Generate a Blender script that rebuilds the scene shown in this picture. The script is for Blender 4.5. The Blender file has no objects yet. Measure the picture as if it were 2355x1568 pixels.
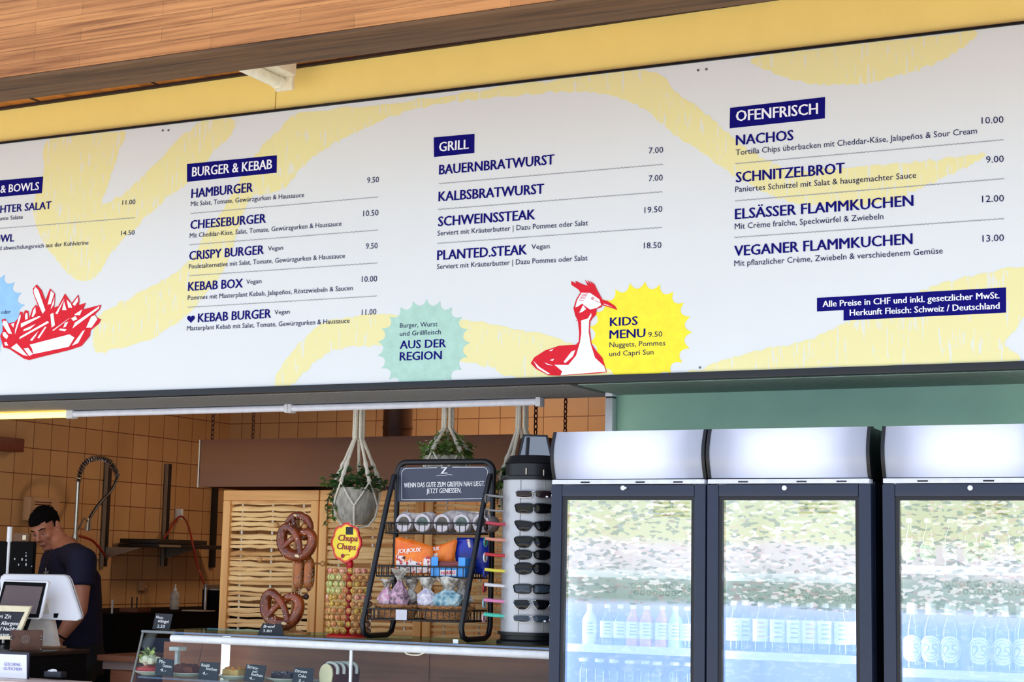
import bpy, bmesh, math, random
from mathutils import Vector as V, Matrix
random.seed(7)
S = bpy.context.scene
COL = S.collection
PI = math.pi
# ------------------------------------------------------------------ camera
W_, H_, F_ = 2355.0, 1568.0, 3912.2
YAW, PIT, ROL = .4555, .1315, .0200
EYE = V((0, 0, 1.6))
def camrot():
    ca, sa, cb, sb, cc, sc = math.cos(YAW), math.sin(YAW), math.cos(PIT), math.sin(PIT), math.cos(ROL), math.sin(ROL)
    rz = Matrix(((ca, sa, 0), (-sa, ca, 0), (0, 0, 1)))
    b = Matrix(((1, 0, 0), (0, 0, -1), (0, 1, 0)))
    rx = Matrix(((1, 0, 0), (0, cb, sb), (0, -sb, cb)))
    rr = Matrix(((cc, -sc, 0), (sc, cc, 0), (0, 0, 1)))
    return rr @ rx @ b @ rz            # world -> camera (x right, y down, z forward)
RC = camrot()
cd = bpy.data.cameras.new('camera'); cam = bpy.data.objects.new('camera', cd); COL.objects.link(cam)
r0, r1, r2 = RC[0], RC[1], RC[2]
cam.matrix_world = Matrix(((r0[0], -r1[0], -r2[0], EYE.x), (r0[1], -r1[1], -r2[1], EYE.y), (r0[2], -r1[2], -r2[2], EYE.z), (0, 0, 0, 1)))
cd.sensor_width = 36; cd.lens = 36 * F_ / W_; cd.clip_end = 500
S.camera = cam
def ray(x, y): return RC.transposed() @ V(((x - W_ / 2) / F_, (y - H_ / 2) / F_, 1))
def at(x, y, Y): d = ray(x, y); return EYE + d * (Y / d.y)
def atX(x, y, X): d = ray(x, y); return EYE + d * (X / d.x)
def atZ(x, y, Z): d = ray(x, y); return EYE + d * ((Z - 1.6) / d.z)
# ------------------------------------------------------------------ colour management, sky light
S.view_settings.view_transform = 'Standard'; S.view_settings.look = 'None'
S.view_settings.gamma = 1; S.view_settings.use_curve_mapping = False
S.view_settings.exposure = .15
def lin(c):
    c = c / 255.0
    return c / 12.92 if c <= .04045 else ((c + .055) / 1.055) ** 2.4
def rgb(c, k=1.0): return (lin(c[0]) * k, lin(c[1]) * k, lin(c[2]) * k, 1)
class NT:
    def __init__(s, tree): s.t = tree; tree.nodes.clear()
    def n(s, typ, _o=0, **kw):
        nd = s.t.nodes.new('ShaderNode' + typ)
        for k, v in kw.items():
            if k.startswith('i_'):
                key = k[2:]
                key = int(key) if key.isdigit() else key.replace('_', ' ')
                tgt = nd.inputs[key]
                if hasattr(v, 'is_output'): s.t.links.new(v, tgt)
                else: tgt.default_value = v
            else: setattr(nd, k, v)
        return nd
    def l(s, a, b): s.t.links.new(a, b)
    def math(s, op, a, b=0.0, clamp=False):
        nd = s.t.nodes.new('ShaderNodeMath'); nd.operation = op; nd.use_clamp = clamp
        for i, v in enumerate((a, b)):
            if hasattr(v, 'is_output'): s.l(v, nd.inputs[i])
            else: nd.inputs[i].default_value = v
        return nd.outputs[0]
    def mix(s, f, a, b):
        nd = s.t.nodes.new('ShaderNodeMix'); nd.data_type = 'RGBA'
        for i, v in ((0, f), (6, a), (7, b)):
            if hasattr(v, 'is_output'): s.l(v, nd.inputs[i])
            else: nd.inputs[i].default_value = v
        return nd.outputs[2]
    def ramp(s, f, stops, interp='LINEAR'):
        nd = s.t.nodes.new('ShaderNodeValToRGB'); e = nd.color_ramp.elements; nd.color_ramp.interpolation = interp
        while len(e) < len(stops): e.new(.5)
        for el, (p, c) in zip(e, stops): el.position = p; el.color = c
        s.l(f, nd.inputs[0]); return nd.outputs[0]
w = bpy.data.worlds.new('world'); S.world = w; w.use_nodes = True
q = NT(w.node_tree)
tc = q.n('TexCoord'); sep = q.n('SeparateXYZ'); q.l(tc.outputs['Generated'], sep.inputs[0])
mp = q.n('Mapping', i_Scale=(1, 1, 2.6)); q.l(tc.outputs['Generated'], mp.inputs[0])
n1 = q.n('TexNoise', i_Scale=170.0, i_Detail=8.0, i_Roughness=.65); q.l(mp.outputs[0], n1.inputs['Vector'])
n2 = q.n('TexVoronoi', i_Scale=170.0); q.l(mp.outputs[0], n2.inputs['Vector'])
n3 = q.n('TexNoise', i_Scale=14.0, i_Detail=3.0); q.l(tc.outputs['Generated'], n3.inputs['Vector'])
zz = q.math('ADD', sep.outputs[2], q.math('MULTIPLY', q.math('SUBTRACT', n3.outputs[0], .5), .012))
# the lake shore opposite the kiosk: paving, lake, reeds, rocks and houses, meadow, hills, sky
f = q.math('ADD', q.math('MULTIPLY', zz, 2.0), .5)
def zs(z): return z * 2 + .5
base = q.ramp(f, [(0, rgb((205, 192, 168))), (zs(-.2), rgb((190, 180, 160))), (zs(-.19), rgb((130, 160, 215))), (zs(-.03), rgb((150, 185, 245))),
    (zs(-.021), rgb((185, 200, 225))), (zs(-.018), rgb((130, 150, 130))), (zs(-.006), rgb((150, 165, 150))), (zs(0.0), rgb((205, 200, 195))),
    (zs(.012), rgb((215, 205, 200))), (zs(.018), rgb((205, 205, 150))), (zs(.05), rgb((190, 200, 150))), (zs(.09), rgb((150, 170, 150))), (zs(.11), rgb((205, 216, 238))), (zs(.30), rgb((180, 192, 214)))])
land = q.math('MULTIPLY', q.math('GREATER_THAN', zz, -.021), q.math('LESS_THAN', zz, .085))
mv = q.n('Mapping', i_Scale=(1, 1, 2.3)); q.l(tc.outputs['Generated'], mv.inputs[0])
wv = q.t.nodes.new('ShaderNodeVectorMath'); wv.operation = 'MULTIPLY_ADD'; q.l(n1.outputs['Color'], wv.inputs[0]); wv.inputs[1].default_value = (.006, .006, .006); q.l(mv.outputs[0], wv.inputs[2])
q.l(wv.outputs[0], n2.inputs['Vector']); n2.inputs['Scale'].default_value = 330
cell = q.n('SeparateColor'); q.l(n2.outputs['Color'], cell.inputs[0])
dens = q.n('TexNoise', i_Scale=22.0, i_Detail=2.0); q.l(mp.outputs[0], dens.inputs['Vector'])
house = q.math('LESS_THAN', cell.outputs[0], q.math('MULTIPLY_ADD', dens.outputs[0], 1.6)); house.node.inputs[0]
q.t.links.new(dens.outputs[0], house.node.inputs[1].links[0].from_node.inputs[0]); house.node.inputs[1].links[0].from_node.inputs[2].default_value = -.55
c1 = q.mix(q.math('MULTIPLY', q.math('MULTIPLY', house, land), .5), base, rgb((255, 248, 244)))
trees = q.math('GREATER_THAN', cell.outputs[1], .80)
c1 = q.mix(q.math('MULTIPLY', q.math('MULTIPLY', trees, land), .58), c1, rgb((84, 110, 92)))
roofs = q.math('GREATER_THAN', cell.outputs[2], .90)
c2 = q.mix(q.math('MULTIPLY', q.math('MULTIPLY', roofs, land), .22), c1, rgb((210, 130, 125)))
rip = q.math('MULTIPLY', q.math('LESS_THAN', zz, -.024), q.math('GREATER_THAN', n1.outputs[0], .56))
c3 = q.mix(q.math('MULTIPLY', rip, .18), c2, rgb((230, 240, 255)))
bg = q.n('Background', i_Strength=2.1); q.l(c3, bg.inputs[0])
q.l(bg.outputs[0], q.n('OutputWorld').inputs[0])
sd = bpy.data.lights.new('sun', 'SUN'); sd.energy = 6.5; sd.angle = .01; sd.color = (1, .93, .82)
sun = bpy.data.objects.new('sun', sd); COL.objects.link(sun); sun.rotation_euler = V((.25, -.55, -1)).to_track_quat('-Z', 'Y').to_euler()
def area(name, loc, rot, sx, sy, power, col, spread=PI):
    ld = bpy.data.lights.new(name, 'AREA'); ld.shape = 'RECTANGLE'; ld.size = sx; ld.size_y = sy; ld.energy = power; ld.color = col; ld.spread = spread
    o = bpy.data.objects.new(name, ld); o.location = loc; o.rotation_euler = rot; COL.objects.link(o); return o
# ------------------------------------------------------------------ materials
MATS = {}
def mat(name, c, rough=.55, metal=0, var=.06, scale=25.0, bump=0.0, emit=0, ecol=None, stretch=None, spec=.5, c2=None, lo=.35, hi=.65, coat=0, bscale=None, pos=False):
    if name in MATS: return MATS[name]
    m = bpy.data.materials.new(name); m.use_nodes = True; q = NT(m.node_tree)
    b = q.n('BsdfPrincipled', i_Roughness=rough, i_Metallic=metal); b.inputs['Specular IOR Level'].default_value = spec
    b.inputs['Coat Weight'].default_value = coat
    vec = q.n('NewGeometry').outputs['Position'] if pos else q.n('TexCoord').outputs['Object']
    if stretch:
        mp = q.n('Mapping', i_Scale=stretch); q.l(vec, mp.inputs[0]); vec = mp.outputs[0]
    nz = q.n('TexNoise', i_Scale=scale, i_Detail=4.0, i_Roughness=.6); q.l(vec, nz.inputs['Vector'])
    if c2 is None: a, d = rgb(c, 1 - var), rgb(c, 1 + var)
    else: a, d = rgb(c), rgb(c2)
    col = q.ramp(nz.outputs[0], [(lo, a), (hi, d)])
    q.l(col, b.inputs['Base Color'])
    if bump:
        nb = nz
        if bscale: nb = q.n('TexNoise', i_Scale=bscale, i_Detail=3.0); q.l(vec, nb.inputs['Vector'])
        bp_ = q.n('Bump', i_Strength=bump, i_Distance=.01); q.l(nb.outputs[0], bp_.inputs['Height']); q.l(bp_.outputs[0], b.inputs['Normal'])
    if emit:
        b.inputs['Emission Color'].default_value = rgb(ecol or c); b.inputs['Emission Strength'].default_value = emit
    q.l(b.outputs[0], q.n('OutputMaterial').inputs[0])
    MATS[name] = m; return m
def glassmat(name, tint, fac, rough=0.0, gl=(1, 1, 1, 1)):
    m = bpy.data.materials.new(name); m.use_nodes = True; q = NT(m.node_tree)
    t = q.n('BsdfTransparent'); t.inputs[0].default_value = tint
    g = q.n('BsdfGlossy', i_Roughness=rough); g.inputs[0].default_value = gl
    nz = q.n('TexNoise', i_Scale=3.0); fr = q.math('MULTIPLY_ADD', nz.outputs[0], .02)
    mx = q.n('MixShader'); q.l(t.outputs[0], mx.inputs[1]); q.l(g.outputs[0], mx.inputs[2])
    v = q.n('Value'); v.outputs[0].default_value = fac; q.l(v.outputs[0], mx.inputs[0])
    q.l(mx.outputs[0], q.n('OutputMaterial').inputs[0]); MATS[name] = m; return m
def tilemat(name, ax, off, c, c2, cm, size=.15):
    m = bpy.data.materials.new(name); m.use_nodes = True; q = NT(m.node_tree)
    g = q.n('NewGeometry'); sp = q.n('SeparateXYZ'); q.l(g.outputs['Position'], sp.inputs[0])
    cb = q.n('CombineXYZ'); q.l(q.math('SUBTRACT', sp.outputs[ax], off[0]), cb.inputs[0]); q.l(q.math('SUBTRACT', sp.outputs[2], off[1]), cb.inputs[1])
    br = q.n('TexBrick', offset=0.0, squash=1.0, i_Color1=rgb(c), i_Color2=rgb(c2), i_Mortar=rgb(cm), i_Scale=1.0)
    br.inputs['Mortar Size'].default_value = .0028; br.inputs['Brick Width'].default_value = size; br.inputs['Row Height'].default_value = size; br.inputs['Bias'].default_value = 0
    br.inputs['Mortar Smooth'].default_value = .1
    q.l(cb.outputs[0], br.inputs['Vector'])
    nz = q.n('TexNoise', i_Scale=5.0, i_Detail=4.0); q.l(g.outputs['Position'], nz.inputs['Vector'])
    col = q.mix(q.math('MULTIPLY', nz.outputs[0], .25), br.outputs[0], rgb(cm))
    b = q.n('BsdfPrincipled', i_Roughness=.35); q.l(col, b.inputs['Base Color'])
    bp_ = q.n('Bump', i_Strength=.4, i_Distance=.004, invert=True); q.l(br.outputs[1], bp_.inputs['Height']); q.l(bp_.outputs[0], b.inputs['Normal'])
    q.l(b.outputs[0], q.n('OutputMaterial').inputs[0]); return m
def woodmat(name, c, c2, axis=0, sc=1.0, rough=.6, dark=None, plank=0, bump=.25, fine=38):
    """grain runs along the given axis"""
    if name in MATS: return MATS[name]
    m = bpy.data.materials.new(name); m.use_nodes = True; q = NT(m.node_tree)
    vec = q.n('NewGeometry').outputs['Position']
    s = [fine * sc] * 3; s[axis] = 1.6 * sc
    mp = q.n('Mapping', i_Scale=tuple(s)); q.l(vec, mp.inputs[0])
    nz = q.n('TexNoise', i_Scale=1.0, i_Detail=6.0, i_Roughness=.62, i_Distortion=.6); q.l(mp.outputs[0], nz.inputs['Vector'])
    s2 = [7 * sc] * 3; s2[axis] = .9 * sc
    mp2 = q.n('Mapping', i_Scale=tuple(s2)); q.l(vec, mp2.inputs[0])
    n2 = q.n('TexNoise', i_Scale=1.0, i_Detail=3.0); q.l(mp2.outputs[0], n2.inputs['Vector'])
    fac = q.math('ADD', q.math('MULTIPLY', nz.outputs[0], .65), q.math('MULTIPLY', n2.outputs[0], .35))
    stops = [(.36, rgb(c2)), (.54, rgb(c)), (.66, rgb(c, 1.15))]
    if dark: stops = [(.30, rgb(dark)), (.40, rgb(c2)), (.54, rgb(c)), (.66, rgb(c, 1.15))]
    col = q.ramp(fac, stops)
    if plank:                       # glued lamellae of the beam: joints and tone of each board
        sp = q.n('SeparateXYZ'); q.l(vec, sp.inputs[0])
        cb = q.n('CombineXYZ'); q.l(sp.outputs[0], cb.inputs[0]); q.l(sp.outputs[2], cb.inputs[1])
        br = q.n('TexBrick', offset=.37, i_Color1=(1, 1, 1, 1), i_Color2=(.55, .45, .38, 1), i_Mortar=(.12, .08, .05, 1), i_Scale=1.0)
        br.inputs['Mortar Size'].default_value = .0012; br.inputs['Brick Width'].default_value = .62; br.inputs['Row Height'].default_value = plank
        q.l(cb.outputs[0], br.inputs['Vector'])
        mu = q.t.nodes.new('ShaderNodeMix'); mu.data_type = 'RGBA'; mu.blend_type = 'MULTIPLY'; mu.inputs[0].default_value = .55
        q.l(col, mu.inputs[6]); q.l(br.outputs[0], mu.inputs[7]); col = mu.outputs[2]
        vo = q.n('TexVoronoi', i_Scale=1.0); mp3 = q.n('Mapping', i_Scale=(2.3, 2.3, 6.5)); q.l(vec, mp3.inputs[0]); q.l(mp3.outputs[0], vo.inputs['Vector'])
        col = q.mix(q.math('LESS_THAN', q.math('ADD', vo.outputs[0], q.math('MULTIPLY', nz.outputs[0], .08)), .088), col, rgb((52, 30, 14)))
    b = q.n('BsdfPrincipled', i_Roughness=rough); q.l(col, b.inputs['Base Color'])
    if bump:
        bp_ = q.n('Bump', i_Strength=bump, i_Distance=.004); q.l(nz.outputs[0], bp_.inputs['Height']); q.l(bp_.outputs[0], b.inputs['Normal'])
    q.l(b.outputs[0], q.n('OutputMaterial').inputs[0]); MATS[name] = m; return m
# ------------------------------------------------------------------ mesh builder
class G:
    def __init__(s): s.v = []; s.f = []; s.m = []
    def add(s, vs, fs, mi=0, M=None):
        o = len(s.v)
        s.v += [tuple(M @ V(p)) for p in vs] if M is not None else [tuple(p) for p in vs]
        s.f += [tuple(i + o for i in f) for f in fs]; s.m += [mi] * len(fs); return s
    def box(s, a, b, mi=0, bev=0.0, M=None):
        x0, y0, z0 = [min(a[i], b[i]) for i in range(3)]; x1, y1, z1 = [max(a[i], b[i]) for i in range(3)]
        if bev <= 0:
            return s.add([(x0, y0, z0), (x1, y0, z0), (x1, y1, z0), (x0, y1, z0), (x0, y0, z1), (x1, y0, z1), (x1, y1, z1), (x0, y1, z1)],
                         [(0, 3, 2, 1), (4, 5, 6, 7), (0, 1, 5, 4), (1, 2, 6, 5), (2, 3, 7, 6), (3, 0, 4, 7)], mi, M)
        bm = bmesh.new(); bmesh.ops.create_cube(bm, size=1)
        for v in bm.verts: v.co = V(((x0 + x1) / 2 + v.co.x * (x1 - x0), (y0 + y1) / 2 + v.co.y * (y1 - y0), (z0 + z1) / 2 + v.co.z * (z1 - z0)))
        bmesh.ops.bevel(bm, geom=list(bm.edges), offset=min(bev, .45 * min(x1 - x0, y1 - y0, z1 - z0)), segments=2, affect='EDGES', profile=.6)
        bm.verts.index_update()
        s.add([v.co for v in bm.verts], [[v.index for v in f.verts] for f in bm.faces], mi, M); bm.free(); return s
    def tube(s, pts, r, n=8, closed=False, mi=0, caps=True, flat=1.0, M=None):
        pts = [V(p) for p in pts]; N = len(pts); rr = r if isinstance(r, (list, tuple)) else [r] * N
        T = []
        for i in range(N):
            a = pts[(i - 1) % N] if (closed or i > 0) else pts[i]; b = pts[(i + 1) % N] if (closed or i < N - 1) else pts[i]
            t = (b - a); T.append(t.normalized() if t.length > 1e-9 else V((0, 0, 1)))
        up = V((0, 0, 1)) if abs(T[0].z) < .9 else V((0, 1, 0))
        u = (up - T[0] * up.dot(T[0])).normalized(); vs = []
        for i in range(N):
            u = (u - T[i] * u.dot(T[i])); u = u.normalized() if u.length > 1e-6 else T[i].orthogonal().normalized()
            w2 = T[i].cross(u)
            for k in range(n):
                a = 2 * PI * k / n; vs.append(pts[i] + (u * math.cos(a) + w2 * math.sin(a) * flat) * rr[i])
        fs = []
        for i in range(N if closed else N - 1):
            j = (i + 1) % N
            for k in range(n): fs.append((i * n + k, i * n + (k + 1) % n, j * n + (k + 1) % n, j * n + k))
        if caps and not closed: fs.append(tuple(range(n))[::-1]); fs.append(tuple((N - 1) * n + k for k in range(n)))
        return s.add(vs, fs, mi, M)
    def cyl(s, p0, p1, r, n=14, mi=0, r2=None, M=None): return s.tube([p0, p1], [r, r if r2 is None else r2], n, mi=mi, M=M)
    def lathe(s, prof, c=(0, 0, 0), n=20, mi=0, M=None, ex=1.0, ey=1.0, cap=True):
        c = V(c); vs = []; N = len(prof)
        for (r, z) in prof:
            for k in range(n): a = 2 * PI * k / n; vs.append(c + V((r * ex * math.cos(a), r * ey * math.sin(a), z)))
        fs = [(i * n + k, i * n + (k + 1) % n, (i + 1) * n + (k + 1) % n, (i + 1) * n + k) for i in range(N - 1) for k in range(n)]
        if cap: fs.append(tuple(range(n))[::-1]); fs.append(tuple((N - 1) * n + k for k in range(n)))
        return s.add(vs, fs, mi, M)
    def ball(s, c, r, n=12, mi=0, M=None):
        r = V(r) if isinstance(r, (tuple, list)) else V((r, r, r)); c = V(c); h = max(4, n // 2); vs = []
        for i in range(h + 1):
            p = PI * i / h
            for k in range(n): a = 2 * PI * k / n; vs.append((c.x + r.x * math.sin(p) * math.cos(a), c.y + r.y * math.sin(p) * math.sin(a), c.z + r.z * math.cos(p)))
        return s.add(vs, [(i * n + k, (i + 1) * n + k, (i + 1) * n + (k + 1) % n, i * n + (k + 1) % n) for i in range(h) for k in range(n)], mi, M)
    def prism(s, pts, d, mi=0, M=None):
        n = len(pts); pts = [V(p) for p in pts]; d = V(d)
        return s.add(pts + [p + d for p in pts], [tuple(range(n)), tuple(range(n, 2 * n))[::-1]] + [(i, i + n, (i + 1) % n + n, (i + 1) % n) for i in range(n)], mi, M)
    def face(s, pts, mi=0): return s.add(pts, [tuple(range(len(pts)))], mi)
    def puff(s, pts, d, mi=0, jit=.0, levels=((1, 0), (.9, .55), (.65, .9), (.3, 1))):
        """a pillow: an outline inflated by vector d to either side"""
        pts = [V(p) for p in pts]; n = len(pts); c = sum(pts, V()) / n; d = V(d)
        for sg in (1, -1):
            vs = []
            for (k, h) in levels:
                for p in pts: vs.append(c + (p - c) * k + d * (h * sg) + V((random.uniform(-jit, jit), random.uniform(-jit, jit), random.uniform(-jit, jit))) * (1 if k < 1 else 0))
            vs.append(c + d * sg); L = len(levels)
            fs = [(i * n + k, i * n + (k + 1) % n, (i + 1) * n + (k + 1) % n, (i + 1) * n + k) for i in range(L - 1) for k in range(n)]
            fs += [((L - 1) * n + k, (L - 1) * n + (k + 1) % n, L * n) for k in range(n)]
            s.add(vs, [f[::-1] for f in fs] if sg > 0 else fs, mi)
        return s
BASE = {}
def obj(name, g, m, parent=None, smooth=True, **tags):
    ms = m if isinstance(m, (list, tuple)) else [m]
    me = bpy.data.meshes.new(name)
    if parent is not None: b = BASE[parent.name]
    else:
        xs = [p[0] for p in g.v]; ys = [p[1] for p in g.v]; zs_ = [p[2] for p in g.v]
        b = V(((min(xs) + max(xs)) / 2, (min(ys) + max(ys)) / 2, min(zs_)))
    me.from_pydata([(p[0] - b.x, p[1] - b.y, p[2] - b.z) for p in g.v], [], g.f)
    for x in ms: me.materials.append(x)
    if len(ms) > 1: me.polygons.foreach_set('material_index', [min(i, len(ms) - 1) for i in g.m])
    me.validate()
    bm = bmesh.new(); bm.from_mesh(me); bmesh.ops.recalc_face_normals(bm, faces=bm.faces); bm.to_mesh(me); bm.free()
    if smooth:
        me.polygons.foreach_set('use_smooth', [True] * len(me.polygons)); me.set_sharp_from_angle(angle=math.radians(38))
    o = bpy.data.objects.new(name, me); COL.objects.link(o)
    if parent is not None: o.parent = parent
    else: o.location = b
    BASE[o.name] = b
    for k, v in tags.items(): o[k] = v
    return o
def thing(name, label, cat, loc, group=None):
    o = bpy.data.objects.new(name, None); COL.objects.link(o); o.location = loc; o.empty_display_size = .05
    BASE[o.name] = V(loc); o['label'] = label; o['category'] = cat; o['kind'] = 'thing'
    if group: o['group'] = group
    return o
def single(name, g, m, label, cat, group=None, **kw):
    o = obj(name, g, m, None, **kw); o['label'] = label; o['category'] = cat; o['kind'] = 'thing'
    if group: o['group'] = group
    return o
def struct(name, g, m): return obj(name, g, m, None, kind='structure')
def spline(pts, k=6, closed=True):
    """Catmull-Rom through 2-D or 3-D points"""
    n = len(pts); out = []
    for i in range(n if closed else n - 1):
        P = [V(pts[(i + j) % n]) if closed else V(pts[min(max(i + j, 0), n - 1)]) for j in (-1, 0, 1, 2)]
        for t in range(k):
            u = t / k
            out.append(.5 * (2 * P[1] + (P[2] - P[0]) * u + (2 * P[0] - 5 * P[1] + 4 * P[2] - P[3]) * u * u + (3 * P[1] - P[0] - 3 * P[2] + P[3]) * u ** 3))
    if not closed: out.append(V(pts[-1]))
    return out
def glyphs(s, bold=0.0, shear=0.0, space=1.0):
    cu = bpy.data.curves.new('t', 'FONT'); cu.body = s; cu.size = 1; cu.offset = bold; cu.shear = shear; cu.resolution_u = 2; cu.space_character = space
    o = bpy.data.objects.new('t', cu); COL.objects.link(o)
    me = bpy.data.meshes.new_from_object(o)
    vs = [(p.co.x, p.co.y) for p in me.vertices]; fs = [tuple(f.vertices) for f in me.polygons]
    bpy.data.objects.remove(o); bpy.data.curves.remove(cu); bpy.data.meshes.remove(me); return vs, fs
CAPH = max(p[1] for p in glyphs('H')[0])
def write(g, s, p0, p1, capdir, bold=0.0, shear=0.0, mi=0, space=1.0):
    """set s from point p0 to p1 along its baseline, capital height = vector capdir"""
    vs, fs = glyphs(s, 0, shear, space)
    x0 = min(p[0] for p in vs); x1 = max(p[0] for p in vs); p0 = V(p0); d = V(p1) - p0; c = V(capdir) / CAPH; dn = d.normalized()
    for j, sh in enumerate((-1, 1, 0) if bold else (0,)):           # heavier letters: struck three times
        o_ = dn * (sh * .024 * bold * c.length) + V((0, -.00004 * j, 0))
        g.add([p0 + d * ((x - x0) / (x1 - x0)) + c * y + o_ for x, y in vs], fs, mi)
    return g
def pxy(pts, Y): return [at(p[0], p[1], Y) for p in pts]
def ordi(k): return ['first', 'second', 'third', 'fourth', 'fifth', 'sixth', 'seventh', 'eighth', 'ninth', 'tenth', 'eleventh', 'twelfth'][k]
def dup(root, off, label=None):
    def cp(o, par):
        c = o.copy(); COL.objects.link(c); c.parent = par
        for ch in o.children: cp(ch, c)
        return c
    r = cp(root, None); r.location = root.location + V(off)
    if label: r['label'] = label
    return r
# ================================================================== the setting
YB = 5.97                                  # front of the menu board
XW, YBK = -6.783, 9.52                     # tiled kitchen walls
m_white = mat('white_paint', (236, 236, 238), .45)
m_black = mat('black_metal', (14, 15, 20), .4)
m_beam = woodmat('beam_wood', (196, 134, 78), (148, 92, 46), 0, .75, .7, plank=.052, dark=(104, 60, 28), bump=.5, fine=80)
m_soff = woodmat('soffit_wood', (176, 104, 30), (112, 58, 14), 1, .6, .5)
t1 = at(599, 975, YBK); t2 = atX(199, 970, XW)
zg = at(525, 975, YBK).z
m_tileL = tilemat('tile_left', 1, (t2.y, zg), (216, 168, 116), (206, 156, 104), (120, 66, 36))
m_tileB = tilemat('tile_back', 0, (t1.x, zg), (214, 168, 118), (205, 156, 108), (130, 82, 50))
m_conc = mat('grey_render', (150, 150, 148), .9, var=.18, scale=90, bump=.8, bscale=220, pos=True)
m_green = mat('green_paint', (166, 208, 180), .6, var=.04, scale=4, pos=True)
m_fasc = mat('yellow_fascia', (255, 232, 142), .5, var=.02, scale=6, pos=True)
ZL = at(1400, 881, YB).z                   # underside of the lintel behind the board
struct('floor', G().box((-12, -5, -.1), (8, 9.7, 0)), mat('grey_paving', (226, 218, 200), .8, var=.08, scale=6, pos=True))
struct('wall_left', G().box((XW - .15, 6.47, 0), (XW, 9.7, 3.0)), m_tileL)
struct('wall_back', G().box((XW, YBK, 0), (-1.2, 9.7, 3.0)), m_tileB)
struct('wall_right', G().box((-1.6, 6.5, 0), (-1.45, YBK, 3.0)), m_tileB)
struct('ceiling', G().box((XW - .15, 6.47, 3.0), (-1.2, 9.7, 3.1)), mat('kitchen_ceiling', (200, 190, 175), .8))
# lintel behind the menu board (grey render on the left, same paint as the wall panel over the fridges)
XP = at(1410, 909, 6.40).x
ZT = 3.9
PX0, PX1 = at(1391, 950, 6.35).x, at(1408, 950, 6.35).x
struct('trim_1', G().box((-9, 6.0, ZL), (PX0 - .002, 6.46, ZT)), m_conc)
struct('trim_2', G().box((PX1 + .002, 6.0, ZL), (1.5, 6.46, ZT)), mat('lintel_paint', (128, 150, 140), .8, var=.12, scale=30, bump=.3, pos=True))
struct('wall_front', G().box((XP, 6.40, 0), (1.5, 6.46, ZL)), m_green)
struct('wall_front_left', G().box((-9, 6.0, 0), (-6.95, 6.46, ZL)), m_conc)
# yellow fascia over the board, with one joint
seam = at(635, 240, YB + .02).x
zt = lambda x: at(x, 252 - .1424 * x, 5.99)
a, b, c_, d_ = at(-400, 0, 5.99).x, at(-400, 309, 5.99).z, at(2700, 0, 5.99).x, zt(2700)
zb = at(1177, 190, YB).z
for nm, xa, xb in (('trim_3', -6.4, seam - .003), ('trim_4', seam + .003, 1.2)):
    pl, pr = zt(0), zt(1770); k = (pr.z - pl.z) / (pr.x - pl.x)
    za, zc = pl.z + k * (xa - pl.x), pl.z + k * (xb - pl.x)
    struct(nm, G().prism([(xa, 5.985, zb - .01), (xb, 5.985, zb - .01), (xb, 5.985, zc), (xa, 5.985, za)], (0, .014, 0)), m_fasc)
# plank soffit between beam and wall, sloping with the roof, and its dark joints
def zsoff(x): return pl.z + k * (x - pl.x) + .004
YF0 = 5.12
struct('ceiling_outside', G().prism([(-7.2, YF0, zsoff(-7.2)), (1.2, YF0, zsoff(1.2)), (1.2, YF0, zsoff(1.2) + .05), (-7.2, YF0, zsoff(-7.2) + .05)], (0, 6.0 - YF0, 0)), m_soff)
g = G()
for px, py in ((68, 243), (340, 205), (930, 123), (1290, 75), (1663, 30)):
    x = at(px, py, 5.9).x; z = zsoff(x)
    g.box((x - .006, YF0, z - .004), (x + .006, 5.98, z + .01))
g.prism([(-6.4, 5.965, zsoff(-6.4) - .012), (1.2, 5.965, zsoff(1.2) - .012), (1.2, 5.965, zsoff(1.2)), (-6.4, 5.965, zsoff(-6.4))], (0, .02, 0))
struct('trim_5', g, mat('dark_joint', (44, 22, 12), .8))
# heavy glued timber beam
p = at(0, 188, 5.0); zb_ = p.z
yb2 = atZ(0, 236, zb_).y
t = thing('timber_beam', 'heavy laminated timber roof beam running above the yellow fascia', 'beam', (-3, 5.1, zb_))
obj('laminated_beam', G().box((-7.2, 5.0, zb_ + .016), (1.2, yb2, zb_ + .9), bev=.005), m_beam, t)
obj('dark_underside', G().box((-7.2, 5.002, zb_), (1.2, yb2 - .002, zb_ + .0155), bev=.003), woodmat('dark_underside_wood', (104, 74, 46), (66, 44, 26), 0, .75, .85, dark=(40, 28, 18), bump=.4), t)  # separate thin layer giving the beam a darker brown underside
# ================================================================== menu board
ZB0, ZB1 = at(1177, 870, YB).z, at(1177, 194, YB).z
XB0, XB1 = -6.3, .9
mb = thing('menu_board', 'long white and pale yellow printed menu board above the serving hatch', 'menu board', ((XB0 + XB1) / 2, YB, ZB0))
m_board = mat('board_print', (228, 230, 228), .5, var=.012, scale=1.2)
m_navy = mat('navy_ink', (16, 12, 112), .6, var=.03, spec=.08)
m_ink = mat('dark_ink', (36, 36, 84), .6, var=.03, spec=.08)
m_wink = mat('white_ink', (246, 246, 250), .5, var=.01)
m_red = mat('red_ink', (222, 40, 54), .6, spec=.1, var=.06, scale=30)
m_line = mat('grey_ink', (160, 160, 165), .5)
obj('board_panel', G().box((XB0, YB, ZB0), (XB1, YB + .03, ZB1)), m_board, mb)
g = G().box((XB0, YB - .012, ZB0 - .028), (XB1, YB + .03, ZB0), bev=.003).box((XB0, YB - .008, ZB1), (XB1, YB + .03, ZB1 + .010))
obj('frame', g, m_black, mb)
def clampb(p, off=0):
    q_ = at(p[0], p[1], YB - off); q_.z = min(max(q_.z, ZB0 + .001), ZB1 - .001); return q_
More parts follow.
